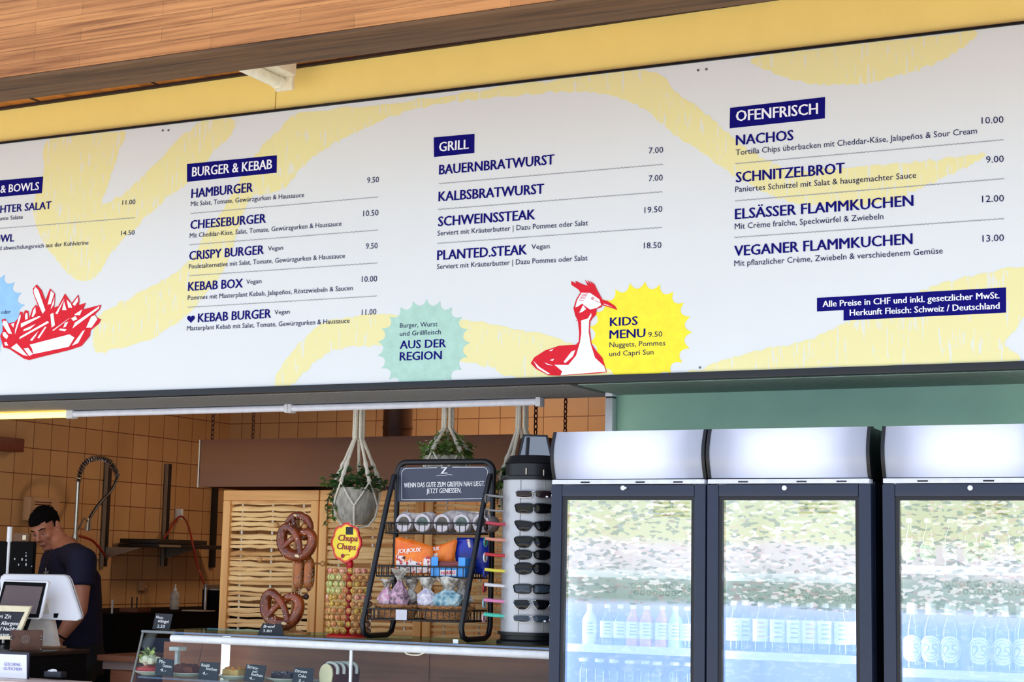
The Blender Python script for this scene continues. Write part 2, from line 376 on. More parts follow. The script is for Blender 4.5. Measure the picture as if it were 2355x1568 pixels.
def brushmat():
    m = bpy.data.materials.new('yellow_brush'); m.use_nodes = True; q = NT(m.node_tree)
    g = q.n('NewGeometry'); mp = q.n('Mapping', i_Scale=(85, 1, 9)); q.l(g.outputs['Position'], mp.inputs[0])
    nz = q.n('TexNoise', i_Scale=1.0, i_Detail=3.0); q.l(mp.outputs[0], nz.inputs['Vector'])
    mp2 = q.n('Mapping', i_Scale=(3, 1, 3)); q.l(g.outputs['Position'], mp2.inputs[0])
    n2 = q.n('TexNoise', i_Scale=1.0, i_Detail=2.0); q.l(mp2.outputs[0], n2.inputs['Vector'])
    th = q.math('MULTIPLY_ADD', n2.outputs[0], .22); th.node.inputs[2].default_value = .50
    gap = q.math('MULTIPLY', q.math('GREATER_THAN', nz.outputs[0], th), .7)
    col = q.mix(gap, rgb((240, 230, 164)), rgb((228, 230, 228)))
    b = q.n('BsdfPrincipled', i_Roughness=.5); q.l(col, b.inputs['Base Color']); q.l(b.outputs[0], q.n('OutputMaterial').inputs[0]); return m
m_brush = brushmat()
BR = [[(115, 318), (278, 302), (272, 351), (257, 397), (243, 440), (234, 462), (248, 466), (321, 416), (450, 288), (546, 278), (487, 356), (430, 420), (381, 457), (294, 540), (257, 581), (220, 636), (184, 645), (156, 627), (110, 572), (83, 517), (78, 471), (100, 400)],
      [(602, 338), (640, 300), (690, 262), (850, 242), (1000, 224), (1230, 190), (1480, 162), (1560, 215), (1640, 275), (1700, 330), (1760, 365), (1810, 390), (1890, 390), (2050, 378), (2160, 366), (2256, 352), (2258, 364), (2200, 395), (2120, 430), (2050, 462), (1960, 474), (1850, 470), (1780, 452), (1700, 410), (1640, 370), (1540, 300), (1480, 250), (1400, 220), (1300, 210), (1200, 218), (1060, 232), (940, 255), (850, 290), (790, 320), (740, 345), (690, 390), (655, 430), (620, 445), (574, 460), (542, 544), (505, 636), (390, 756), (257, 806), (215, 800), (230, 724), (290, 690), (381, 641), (441, 595), (470, 540), (505, 494), (560, 400)],
      [(631, 886), (657, 827), (731, 749), (809, 728), (882, 720), (1071, 735), (1228, 764), (1332, 796), (1400, 815), (1400, 862), (1300, 870), (1175, 866), (1123, 843), (1020, 822), (861, 796), (767, 806), (715, 843), (668, 886)],
      [(1735, 132), (1790, 170), (1850, 188), (1910, 194), (2000, 190), (2060, 175), (2120, 158), (2180, 130), (2228, 98), (2232, 72), (2000, 98)],
      [(1600, 862), (1640, 838), (1750, 805), (1850, 785), (1950, 740), (2050, 700), (2130, 665), (2250, 630), (2390, 616), (2350, 735), (2310, 790), (2330, 832), (2000, 842)]]
for i, pts in enumerate(BR):
    o_ = spline([V((x, y)) for x, y in pts], 9)
    js = [1 if (p - o_[k - 1]).length > 5 else .12 for k, p in enumerate(o_)]
    g = G(); g.face([clampb((p.x + random.uniform(-1.5, 1.5) * j, p.y + random.uniform(-4, 4) * j), .0004 + .0001 * i) for p, j in zip(o_, js)])
    obj('brush_stroke', g, m_brush, mb, smooth=False)
# heading plates
def plate(pts, texts, off=.0016):
    g = G().prism([clampb(p, off) for p in pts], (0, .001, 0)); o_ = obj('heading_plate', g, m_navy, mb, smooth=False)
    g = G()
    for s, p0, p1, h in texts:
        a0 = at(p0[0], p0[1], YB - off - .0006); a1 = at(p1[0], p1[1], YB - off - .0006); up = V((0, 0, at(p0[0], p0[1] - h, YB).z - a0.z))
        write(g, s, a0, a1, up, bold=1)
    obj('heading_text', g, m_wink, o_, smooth=False)
plate([(-60, 458), (-60, 420), (99, 406), (96, 444)], [('&', (1, 443.5), (13, 442.4), 17), ('BOWLS', (20, 442), (89, 436.5), 17.5)])
plate([(430, 418), (430, 377), (636.5, 357), (636, 397)], [('BURGER & KEBAB', (441.8, 406), (625, 388), 21)])
plate([(998, 361), (997.6, 316), (1091, 307.6), (1090.6, 351.5)], [('GRILL', (1010, 348.5), (1077.6, 341.8), 21)])
plate([(1678, 295), (1679, 248), (1897.3, 223), (1896.8, 272)], [('OFENFRISCH', (1693, 279), (1880.5, 261.7), 24)])
plate([(1878.8, 716), (1878.8, 684.8), (2313.6, 660.8), (2313.6, 718.7), (1940, 736.8), (1940, 712.8)],
      [('Alle Preise in CHF und inkl. gesetzlicher MwSt.', (1892, 706), (2298.3, 685.8), 14), ('Herkunft Fleisch: Schweiz / Deutschland', (1954.4, 726), (2298.7, 709.8), 14)])
# entries: (name line), (vegan), (description), (price)
HS = 'Gewürzgurken & Haussauce'
KB = 'Serviert mit Kräuterbutter | Dazu Pommes oder Salat'
EN = [
 [('n', 'CHTER SALAT', -15, 491, 117, 480, 17), ('d', 'bunte Salate', -9, 507.6, 52, 503, 9), ('p', '11.00', 281, 471, 311, 469, 10.5)],
 [('n', 'BOWL', -26, 559, 31.5, 555, 17), ('d', 'nd abwechslungsreich aus der Kühlvitrine', -8, 576, 203, 562.5, 9.5), ('p', '14.50', 278, 541.4, 309, 539.7, 10.5)],
 [('n', 'HAMBURGER', 440, 455.6, 580.6, 441, 21), ('d', 'Mit Salat, Tomate, ' + HS, 438.8, 474, 699, 453, 10.5), ('p', '9.50', 844, 421, 871, 419, 13)],
 [('n', 'CHEESEBURGER', 437.8, 527, 610.7, 512, 20), ('d', 'Mit Cheddar-Käse, Salat, Tomate, ' + HS, 436, 547, 785, 519, 10.5), ('p', '10.50', 835, 497.5, 870, 495, 13)],
 [('n', 'CRISPY BURGER', 435, 598, 606, 584, 20), ('d', 'Vegan', 616, 576.5, 650.5, 574, 10), ('d', 'Pouletalternative mit Salat, Tomate, ' + HS, 434, 618, 793, 593, 10.5), ('p', '9.50', 841, 572.5, 868, 571, 13)],
 [('n', 'KEBAB BOX', 432.6, 669, 557.6, 661, 20), ('d', 'Vegan', 566, 653, 601, 651, 10), ('d', 'Pommes mit Masterplant Kebab, Jalapeños, Röstzwiebeln & Saucen', 431.6, 690, 811, 667, 10.5), ('p', '10.00', 831.6, 648.5, 867, 647, 13)],
 [('n', 'KEBAB BURGER', 455, 741, 622.5, 730.6, 20), ('d', 'Vegan', 631, 723, 666, 721, 10), ('d', 'Masterplant Kebab mit Salat, Tomate, ' + HS, 429.6, 760, 803.6, 742.3, 10.5), ('p', '11.00', 831.6, 724.5, 865, 723, 13)],
 [('n', 'BAUERNBRATWURST', 1010, 401.5, 1274, 377.6, 22), ('p', '7.00', 1492, 353, 1525, 351, 13.5)],
 [('n', 'KALBSBRATWURST', 1008.7, 463, 1250.4, 445, 22), ('p', '7.00', 1491.7, 417, 1524, 414.8, 13.5)],
 [('n', 'SCHWEINSSTEAK', 1007.7, 520.4, 1230, 504, 22), ('d', KB, 1006, 542, 1352, 518, 11.5), ('p', '19.50', 1482, 490, 1523, 487, 13.5)],
 [('n', 'PLANTED.STEAK', 1005.6, 598, 1211, 584.7, 22), ('d', 'Vegan', 1222, 573, 1263.7, 571, 11), ('d', KB, 1004.6, 619, 1351, 598.5, 11.5), ('p', '18.50', 1480.5, 571.4, 1521, 570, 13.5)],
 [('n', 'NACHOS', 1693, 334, 1824, 322, 23), ('d', 'Tortilla Chips überbacken mit Cheddar-Käse, Jalapeños & Sour Cream', 1692, 357, 2247, 307, 13), ('p', '10.00', 2257.6, 284.7, 2308, 282, 15)],
 [('n', 'SCHNITZELBROT', 1692.8, 419.4, 1942, 398, 23.5), ('d', 'Paniertes Schnitzel mit Salat & hausgemachter Sauce', 1690.7, 442, 2107, 409, 13), ('p', '9.00', 2267.8, 374.5, 2308.6, 372.4, 15)],
 [('n', 'ELSÄSSER FLAMMKUCHEN', 1690.7, 504, 2100, 473, 23.5), ('d', 'Mit Crème fraîche, Speckwürfel & Zwiebeln', 1689.7, 527, 2031.5, 503.6, 13), ('p', '12.00', 2258.6, 465, 2309, 463, 15)],
 [('n', 'VEGANER FLAMMKUCHEN', 1689, 588.8, 2098, 561, 23.5), ('d', 'Mit pflanzlicher Crème, Zwiebeln & verschiedenem Gemüse', 1688.7, 612, 2168, 582.7, 13), ('p', '13.00', 2259.6, 556, 2309, 553.6, 15)]]
def put(g, s, x0, y0, x1, y1, h, bold, mi=0, off=.0022, Y=YB, shear=0):
    a0 = at(x0, y0, Y - off); a1 = at(x1, y1, Y - off)
    write(g, s, a0, a1, V((0, 0, at(x0, y0 - h, Y - off).z - a0.z)), bold=bold, mi=mi, shear=shear)
for e in EN:
    for kind, s, x0, y0, x1, y1, h in e:
        g = G(); put(g, s, x0, y0, x1, y1, h, 1 if kind == 'n' else 0)
        obj({'n': 'dish_name', 'd': 'dish_description', 'p': 'dish_price'}[kind] if s != 'Vegan' else 'vegan_note', g, m_navy if kind == 'n' else m_ink, mb, smooth=False)
    if e[0][1] == 'KEBAB BURGER':
        g = G()
        hp = [(math.sin(t_) ** 3, (13 * math.cos(t_) - 5 * math.cos(2 * t_) - 2 * math.cos(3 * t_) - math.cos(4 * t_)) / 16) for t_ in [2 * PI * i / 32 for i in range(32)]]
        g.face([at(439 + 9 * x, 733 - 9.5 * y - x * .6, YB - .0022) for x, y in hp])
        obj('heart_mark', g, m_navy, mb, smooth=False)
for x0, y0, x1, y1 in ((-10, 526, 311, 500.6), (438, 491, 870, 453), (435, 563, 869, 529), (434, 634, 868, 604.6), (431.6, 706.6, 866, 680.6), (1009, 422.4, 1524.4, 378), (1007.7, 481.6, 1523, 441), (1005.6, 559.7, 1522, 523), (1691, 376.5, 2308, 321.4), (1690, 462, 2309, 410.7), (1689, 546, 2309, 502.6)):
    n = int((x1 - x0) / 5); P = []
    for i in range(n + 1):
        u = i / n; P.append(at(x0 + (x1 - x0) * u, y0 + (y1 - y0) * u + (.7 if i % 2 else -.7), YB - .0018))
    g = G(); hh = V((0, 0, .0016))
    for i in range(n): g.face([P[i] - hh, P[i + 1] - hh, P[i + 1] + hh, P[i] + hh])
    obj('divider_line', g, m_line, mb, smooth=False)
def badge(cx, cy, r, m, texts, ph=0.0, n=21):
    c = at(cx, cy, YB - .0012); R = (at(cx + r, cy, YB).x - at(cx, cy, YB).x); Rz = c.z - at(cx, cy + r, YB).z; P = []
    for i in range(n):
        for j in range(7):
            u = j / 7; a = 2 * PI * (i + u) / n + ph; kk = 1 - .135 * math.sin(PI * u) ** .6
            P.append(V((c.x + R * kk * math.cos(a), c.y, min(max(c.z + Rz * kk * math.sin(a), ZB0 + .001), ZB1))))
    o_ = obj('round_badge', G().prism(P, (0, .0006, 0)), m, mb, smooth=False); g = G()
    for kind, s, x0, y0, x1, y1, h in texts: put(g, s, x0, y0, x1, y1, h, 1 if kind == 'n' else 0, 0 if kind == 'n' else 1)
    obj('badge_text', g, [m_navy, m_ink], o_, smooth=False)
badge(972.6, 795, 108, mat('mint_ink', (176, 214, 196), .5), [('d', 'Burger, Wurst', 919.7, 753.6, 1005.8, 750, 10.5), ('d', 'und Grillfleisch', 919.4, 772.6, 1013.6, 768, 10.5), ('n', 'AUS DER', 919.7, 802, 1025, 798, 18.5), ('n', 'REGION', 919.4, 829, 1015.3, 825.8, 19)], .02)
badge(1471, 767, 121, mat('yellow_ink', (255, 236, 40), .5), [('n', 'KIDS', 1403, 750, 1466, 746.8, 19.5), ('n', 'MENU', 1402, 779, 1483.6, 775, 19.5), ('d', '9.50', 1490.7, 775, 1523, 773.6, 12), ('d', 'Nuggets, Pommes', 1401.5, 798.5, 1530, 794, 11.5), ('d', 'und Capri Sun', 1401, 819, 1502.8, 814.6, 11.5)], -.02)
badge(-45, 723, 102, mat('blue_ink', (150, 202, 244), .5), [('d', 'oder', 2, 722, 24, 720.7, 9)], .15)
def drawing(name, red, whites, lines, sc, ox, oy, wd=1.1, hz=.003):
    T = lambda p: (p[0] / sc + ox, p[1] / sc + oy)
    o_ = obj(name, G().face([clampb(T(p), hz) for p in red]), m_red, mb, smooth=False)
    g = G()
    for wp in whites: g.face([clampb(T(p), hz + .0005) for p in wp])
    obj('white_area', g, m_wink, o_, smooth=False)
    g = G()
    for ln in lines:
        for a0, b0 in zip(ln[:-1], ln[1:]):
            A, B = V(T(a0)), V(T(b0)); nn = (B - A).orthogonal().normalized() * wd * .5
            g.face([clampb(p, hz + .001) for p in (A - nn, B - nn, B + nn, A + nn)])
    if lines: obj('drawn_line', g, m_red, o_, smooth=False)
drawing('fries_drawing', [(20, 915), (60, 900), (100, 960), (180, 940), (215, 900), (245, 815), (275, 830), (265, 880), (300, 800), (340, 810), (350, 900), (390, 780), (430, 735), (460, 760), (400, 600), (395, 540), (440, 490), (500, 560), (545, 680), (600, 540), (660, 600), (660, 680), (650, 770), (700, 750), (780, 600), (860, 715), (940, 612), (955, 680), (945, 740), (1030, 712), (1000, 790), (1215, 735), (1200, 790), (1140, 850), (1165, 890), (1215, 910), (1190, 960), (1090, 1040), (1080, 1110), (980, 1230), (830, 1280), (480, 1365), (350, 1400), (290, 1385), (110, 1265), (40, 1250), (20, 1180), (0, 1110), (30, 1050), (30, 960)],
 [[(425, 520), (462, 560), (545, 800), (512, 845), (412, 610), (405, 560)], [(612, 565), (650, 600), (612, 725), (572, 735)], [(655, 640), (648, 730), (610, 790), (612, 770)], [(770, 690), (800, 800), (745, 800)], [(800, 670), (850, 720), (868, 770), (820, 770)], [(760, 680), (775, 660), (690, 850), (665, 840)], [(935, 640), (940, 690), (900, 750), (870, 730)],
  [(605, 850), (640, 830), (660, 980), (620, 1010)], [(855, 900), (905, 870), (930, 910), (880, 930)], [(1195, 750), (1190, 780), (870, 1020), (900, 950)], [(990, 790), (960, 860), (900, 860), (895, 850)], [(40, 925), (80, 930), (145, 1085), (100, 1080), (30, 970)], [(250, 960), (470, 870), (490, 880), (250, 1010)], [(240, 1120), (570, 930), (590, 950), (230, 1150)], [(285, 1030), (430, 965), (360, 1030), (280, 1055)], [(360, 1160), (460, 1050), (430, 1110), (385, 1170)], [(540, 1000), (560, 1000), (470, 1140), (450, 1130)], [(230, 870), (250, 850), (245, 900), (180, 1090), (180, 1040)], [(310, 830), (330, 840), (335, 900), (305, 920), (300, 870)], [(400, 800), (425, 760), (430, 830), (400, 880), (380, 880)], [(130, 970), (175, 950), (160, 1010)], [(840, 890), (830, 900), (640, 1050), (630, 1040)], [(820, 940), (790, 1000), (760, 1010), (780, 950)], [(720, 1020), (800, 1030), (780, 1055), (710, 1040)],
  [(355, 1215), (835, 1090), (895, 1130), (828, 1240), (400, 1328), (385, 1262)], [(130, 1252), (200, 1198), (335, 1352), (280, 1340)], [(285, 1262), (338, 1252), (395, 1328), (352, 1352)], [(992, 1052), (1022, 1036), (940, 1195), (862, 1228)], [(1095, 880), (1140, 860), (1170, 910), (1100, 1010), (1035, 1010)], [(30, 1070), (60, 1060), (100, 1110), (80, 1150), (35, 1110)], [(50, 1190), (75, 1180), (100, 1225), (60, 1225)]],
 [], 5.226, 0, 560)
drawing('bird_drawing', [(115, 1150), (160, 1075), (300, 985), (480, 925), (700, 910), (735, 870), (740, 760), (722, 600), (690, 540), (665, 440), (700, 330), (755, 235), (730, 200), (640, 140), (635, 90), (700, 120), (690, 85), (780, 130), (850, 152), (810, 70), (870, 130), (845, 70), (905, 135), (880, 85), (935, 135), (920, 90), (965, 190), (1040, 330), (1110, 350), (1200, 410), (1235, 465), (1150, 435), (1035, 400), (1030, 425), (965, 450), (960, 520), (885, 600), (875, 720), (900, 900), (960, 990), (1040, 1080), (1070, 1180), (1095, 1265), (1000, 1278), (490, 1310), (340, 1305), (180, 1220)],
 [[(770, 240), (880, 242), (1000, 325), (1025, 400), (960, 440), (880, 458), (800, 400), (780, 380), (720, 420), (690, 430), (712, 340)], [(765, 600), (855, 570), (895, 500), (898, 540), (868, 600), (862, 750), (888, 900), (945, 1080), (1060, 1185), (1085, 1258), (500, 1305), (520, 1255), (420, 1170), (600, 1172), (700, 1050), (750, 880), (768, 760)], [(790, 400), (830, 450), (780, 490), (740, 500)], [(150, 1120), (230, 1200), (370, 1290), (330, 1290), (200, 1210)], [(540, 1130), (640, 1000), (690, 980), (660, 1060), (560, 1150)], [(350, 990), (410, 960), (390, 990)], [(360, 1110), (420, 1090), (400, 1120)], [(290, 1140), (400, 1180), (330, 1170)], [(1060, 380), (1180, 430), (1050, 390)]],
 [[(895, 315), (915, 295), (932, 316), (912, 333), (895, 315), (932, 316)], [(940, 340), (1020, 375), (1060, 390)], [(770, 265), (850, 255)], [(760, 285), (840, 275)], [(755, 305), (830, 295)], [(745, 325), (820, 315)], [(740, 345), (800, 340)], [(440, 1190), (515, 1255)], [(330, 1180), (440, 1230), (515, 1258)], [(370, 1240), (490, 1305)], [(880, 600), (905, 590)], [(700, 600), (745, 590)]], 5.607, 1200, 630)
g = G()
for x, y in ((375, 300.5), (388, 299.8), (1606, 162), (1625, 159.5), (1610, 845)):
    c = at(x, y, YB); g.cyl(c + V((0, .001, 0)), c - V((0, .004, 0)), .0045, 10)
obj('screw', g, mat('screw_metal', (120, 120, 120), .4, .6), mb)
# ================================================================== tube lamp under the plank soffit
m_lampw = mat('lamp_white', (235, 226, 205), .45)
A = at(600, 196, 5.62); e = at(652, 214, 5.86); zc = zsoff(e.x)
lp = thing('tube_lamp', 'white tube lamp fixed under the wooden soffit, end-on to the wall', 'lamp', (e.x, 5.6, zc))
zc -= .012
obj('lamp_housing', G().box((e.x - .062, 5.3, zc - .075), (e.x + .062, 5.86, zc), bev=.006).box((e.x - .02, 5.5, zc), (e.x + .02, 5.56, zc + .012)), m_lampw, lp)
obj('fluorescent_tube', G().cyl((e.x - .02, 5.3, zc - .098), (e.x - .02, 5.83, zc - .098), .027, 14).cyl((e.x - .02, 5.83, zc - .098), (e.x - .02, 5.862, zc - .098), .031, 14), mat('tube_off', (240, 234, 215), .3), lp)
obj('end_bracket', G().box((e.x - .05, 5.862, zc - .13), (e.x + .04, 5.884, zc - .02), bev=.008), m_lampw, lp)
obj('socket_hole', G().box((e.x + .0, 5.884, zc - .075), (e.x + .022, 5.886, zc - .03)), m_black, lp, smooth=False)
# tubes under the lintel
m_tube = mat('tube_faint_glow', (225, 226, 235), .25, emit=.12, ecol=(225, 228, 240))  # unlit tubes get a faint glow of their own in the material
m_lit = mat('tube_lit', (255, 236, 150), .3, emit=5, ecol=(255, 205, 84))
def tubelamp(x0, y0, x1, y1, lit, label):
    a0 = at(x0, y0, 6.40); a1 = at(x1, y1, 6.40); z = (a0.z + a1.z) / 2
    o_ = thing('strip_light', label, 'strip light', ((a0.x + a1.x) / 2, 6.40, z), 'strip lights in a row under the lintel')
    obj('fluorescent_tube', G().cyl((a0.x + .012, 6.40, z), (a1.x - .012, 6.40, z), .0145, 14), m_lit if lit else m_tube, o_)
    for x in (a0.x, a1.x): obj('lamp_holder', G().box((x - .011, 6.385, z - .02), (x + .011, 6.43, ZL), bev=.003), m_white, o_)
    obj('batten', G().box((a0.x + .012, 6.418, z + .004), (a1.x - .012, 6.452, ZL - .001)), m_lampw if lit else mat('batten_grey', (150, 150, 152), .5), o_)
tubelamp(-330, 966, 160, 953, True, 'glowing yellow strip light at the far left under the lintel')
tubelamp(166, 952, 662, 939, False, 'unlit white strip light right of the glowing yellow one')
tubelamp(668, 939, 1240, 924, False, 'unlit white strip light above the hanging planters')
# post between hatch and green panel
zpt = at(1400, 884, 6.35).z; zpm = at(1400, 911, 6.35).z
po = thing('steel_post', 'square brushed steel post between the hatch and the green wall', 'post', ((PX0 + PX1) / 2, 6.37, 0))
obj('post_tube', G().box((PX0, 6.352, 0), (PX1, 6.395, zpm - .006), bev=.003), mat('brushed_steel', (214, 214, 216), .35, .3, stretch=(1, 1, 60), scale=3), po)
obj('post_collar', G().box((PX0 + .002, 6.355, zpm - .006), (PX1 - .002, 6.393, zpm)), m_black, po, smooth=False)
obj('post_head', G().box((PX0, 6.35, zpm), (PX1, 6.395, zpt + .05), bev=.003), m_white, po)
# ================================================================== drinks fridges
YF = 5.72
m_fr = mat('fridge_frame', (33, 42, 64), .35, var=.05)
m_frd = mat('fridge_dark', (10, 12, 18), .4)
m_side = mat('fridge_side', (22, 30, 52), .3)
m_liner = mat('fridge_liner', (235, 240, 248), .4, var=.01)
m_rail = mat('price_rail', (244, 248, 252), .3, var=.01)
def headermat():
    """white acrylic front of the light box, lit from behind by the tube inside"""
    m = bpy.data.materials.new('backlit_acrylic'); m.use_nodes = True; q = NT(m.node_tree)
    nz = q.n('TexNoise', i_Scale=2.0); col = q.mix(nz.outputs[0], rgb((196, 200, 216)), rgb((204, 208, 222)))
    d = q.n('BsdfDiffuse'); t = q.n('BsdfTranslucent'); gl = q.n('BsdfGlossy', i_Roughness=.2); q.l(col, d.inputs[0]); t.inputs[0].default_value = rgb((225, 230, 250))
    m1 = q.n('MixShader', i_0=.45); q.l(d.outputs[0], m1.inputs[1]); q.l(t.outputs[0], m1.inputs[2])
    m2 = q.n('MixShader', i_0=.05); q.l(m1.outputs[0], m2.inputs[1]); q.l(gl.outputs[0], m2.inputs[2])
    q.l(m2.outputs[0], q.n('OutputMaterial').inputs[0]); return m
m_hdr = headermat()
m_hin = mat('lightbox_inside', (120, 120, 130), .6); m_htube = mat('header_tube', (255, 255, 255), .3, emit=16, ecol=(240, 244, 255))
m_pane = glassmat('fridge_glass', (.95, .98, 1, 1), .31)
m_lblw = mat('label_white', (246, 248, 252), .5, var=.02)
ZH1, ZH0 = at(1800, 982, YF).z, at(1800, 1105, YF).z
ZD1 = at(1800, 1113, YF).z; ZG1 = at(1800, 1141, YF).z
FR = [(at(1265, 1300, YF).x, at(1622, 1300, YF).x, 'left'), (at(1625, 1300, YF).x, at(2004, 1300, YF).x, 'middle'), (at(2030, 1300, YF).x, at(2030, 1300, YF).x + .6, 'right')]
FL = {'left': 'dark framed drinks fridge beside the sunglasses stand', 'middle': 'middle dark framed drinks fridge with labelled cans on its shelf', 'right': 'dark framed drinks fridge at the right edge with round-label bottles'}
SH = {'left': [(1440, 1312), (1440, 1486), (1440, 1585)], 'middle': [(1815, 1321), (1815, 1503), (1815, 1660)], 'right': [(2200, 1303), (2200, 1543), (2200, 1720)]}
ZS = {}
YR = 5.80                                   # front rail of the shelves
for x0, x1, who in FR:
    fr = thing('drinks_fridge', FL[who], 'fridge', ((x0 + x1) / 2, YF + .3, 0), 'three drinks fridges in a row')
    T = .012; YB2 = 6.34
    obj('cabinet', G().box((x0, YF + .06, .12), (x0 + T, YB2, ZH0)).box((x1 - T, YF + .06, .12), (x1, YB2, ZH0)).box((x0 + T, YB2 - T, .12), (x1 - T, YB2, ZH0)).box((x0 + T, YF + .06, ZH0 - T), (x1 - T, YB2 - T, ZH0)).box((x0 + T, YF + .06, .12), (x1 - T, YB2 - T, .26)), m_side, fr, smooth=False)
    L = .008
    g = G().box((x0 + T, YF + .07, .26), (x0 + T + L, YB2 - T, ZH0 - T)).box((x1 - T - L, YF + .07, .26), (x1 - T, YB2 - T, ZH0 - T)).box((x0 + T + L, YB2 - T - L, .26), (x1 - T - L, YB2 - T, ZH0 - T)).box((x0 + T + L, YF + .07, ZH0 - T - L), (x1 - T - L, YB2 - T - L, ZH0 - T))
    obj('inner_liner', g, m_liner, fr, smooth=False)
    for xx in (x0 + .05, x1 - .05): obj('foot', G().cyl((xx, YF + .15, 0), (xx, YF + .15, .12), .02, 10).cyl((xx, YB2 - .1, 0), (xx, YB2 - .1, .12), .02, 10), m_frd, fr)
    # light box on top
    hb = obj('header_box', G().box((x0 + .004, YF + .14, ZH0 + .008), (x1 - .004, YB2 - .1, ZH1 - .004), bev=.003).box((x0 + .012, YF + .02, ZH1 - .008), (x1 - .012, YF + .139, ZH1 - .004)).box((x0 + .012, YF + .02, ZH0 + .008), (x1 - .012, YF + .139, ZH0 + .012)).box((x0 + .004, YF + .02, ZH0 + .008), (x0 + .0115, YF + .139, ZH1 - .004)).box((x1 - .0115, YF + .02, ZH0 + .008), (x1 - .004, YF + .139, ZH1 - .004)), m_frd, fr, smooth=False)
    obj('inner_tube', G().cyl((x0 + .13, YF + .075, ZH1 - .085), (x1 - .13, YF + .075, ZH1 - .085), .011, 12), m_htube, hb)
    P = []                                  # gently bowed face
    for i in range(9):
        u = i / 8; P.append((YF + .02 - .025 * math.sin(PI * u) - .006, ZH0 + .01 + (ZH1 - ZH0 - .012) * u))
    g = G(); vs = [(xx, y, z) for xx in (x0 + .012, x1 - .012) for y, z in P]
    g.add(vs, [(i, i + 1, i + 10, i + 9) for i in range(8)])
    obj('header_face', g, m_hdr, hb)
    for xa in (x0, x1 - .012):
        pr = [(xa, y - .004, z) for y, z in P] + [(xa, YF + .05, P[-1][1] + .003), (xa, YF + .05, P[0][1])]
        obj('header_cap', G().prism(pr, (.012, 0, 0)), m_frd, hb)
    g = G().box((x0 + .004, YF - .004, ZD1 + .002), (x1 - .004, YF + .05, ZH0 + .006), bev=.002)
    lip = obj('lower_lip', g, mat('lip_white', (225, 226, 236), .35), hb)
    g = G()
    for u in (.2, .56, .80): g.box((x0 + (x1 - x0) * u, YF - .0055, ZD1 + .006), (x0 + (x1 - x0) * u + .035, YF - .002, ZH0 - .001))
    obj('clip', g, m_frd, lip)
    # door
    dw = .043
    g = G()
    Zb = .27
    for a0, b0 in (((x0, Zb), (x0 + dw, ZD1)), ((x1 - dw, Zb), (x1, ZD1)), ((x0 + dw, ZD1 - dw), (x1 - dw, ZD1)), ((x0 + dw, Zb), (x1 - dw, Zb + dw))):
        g.box((a0[0], YF, a0[1]), (b0[0], YF + .05, b0[1]), bev=.005)
    d = obj('door', g, m_fr, fr)
    gk = .012
    g = G()
    for a0, b0 in (((x0 + dw, Zb + dw), (x0 + dw + gk, ZD1 - dw)), ((x1 - dw - gk, Zb + dw), (x1 - dw, ZD1 - dw)), ((x0 + dw + gk, ZD1 - dw - gk), (x1 - dw - gk, ZD1 - dw)), ((x0 + dw + gk, Zb + dw), (x1 - dw - gk, Zb + dw + gk))):
        g.box((a0[0], YF + .006, a0[1]), (b0[0], YF + .045, b0[1]))
    obj('gasket', g, m_frd, d, smooth=False)
    obj('glass_pane', G().box((x0 + dw + gk, YF + .016, Zb + dw + gk), (x1 - dw - gk, YF + .0165, ZD1 - dw - gk)), m_pane, d, smooth=False)
    lx = {'left': 1434, 'middle': 1805, 'right': 2232}[who]; lz = at(lx, 1122, YF)
    g = G().cyl((lz.x, YF + .002, lz.z), (lz.x, YF - .008, lz.z), .0085, 16)
    if who == 'left': g.box((lz.x, YF - .012, lz.z - .003), (lz.x + .016, YF - .009, lz.z + .003))
    obj('lock', g, mat('lock_chrome', (235, 235, 238), .2, .4), d)
    # shelves
    ZS[who] = []
    for px, py in SH[who]:
        z = at(px, py, YR).z; ZS[who].append(z)
        s_ = obj('shelf', G().box((x0 + T + L, YR + .004, z - .012), (x1 - T - L, YB2 - T - L - .02, z - .004)), m_liner, fr, smooth=False)
        obj('price_rail', G().box((x0 + T + L + .004, YR - .004, z - .026), (x1 - T - L - .004, YR + .003, z + .002), bev=.001), m_rail, s_, smooth=False)
    # cold air grille at the top of the back wall and a perforated strip
    g = G()
    zg_ = {'left': (1530, 1166), 'middle': (1870, 1158), 'right': (2260, 1160)}[who]; c = at(zg_[0], zg_[1], 6.25)
    for k in range(5):
        for s_ in range(2): g.box((c.x - .075 + s_ * .078, YB2 - T - L - .006, c.z - .035 + k * .0165), (c.x - .003 + s_ * .078, YB2 - T - L - .001, c.z - .028 + k * .0165))
    obj('air_grille', g, m_frd, fr, smooth=False)
    g = G(); zp = ZS[who][0] - .06
    for r_ in range(2):
        for k in range(17):
            xx = x0 + .09 + k * (x1 - x0 - .18) / 16 + (.012 if r_ else 0)
            g.tube([(xx + .009 * math.cos(t_ * PI / 4), YB2 - T - L - .003, zp - r_ * .026 + .009 * math.sin(t_ * PI / 4)) for t_ in range(8)], .0018, 4, closed=True)
    obj('perforated_strip', g, mat('perforation', (120, 150, 160), .5), fr, smooth=False)
    # LED strips down both sides, just behind the door frame
    for xx, an in ((x0 + .026, -1), (x1 - .026, 1)):
        area('fridge_led_' + who, (xx, YF + .058, 1.35), V((-an * .75, .65, 0)).to_track_quat('-Z', 'Y').to_euler(), .02, 1.7, 1.9, (.9, .95, 1))
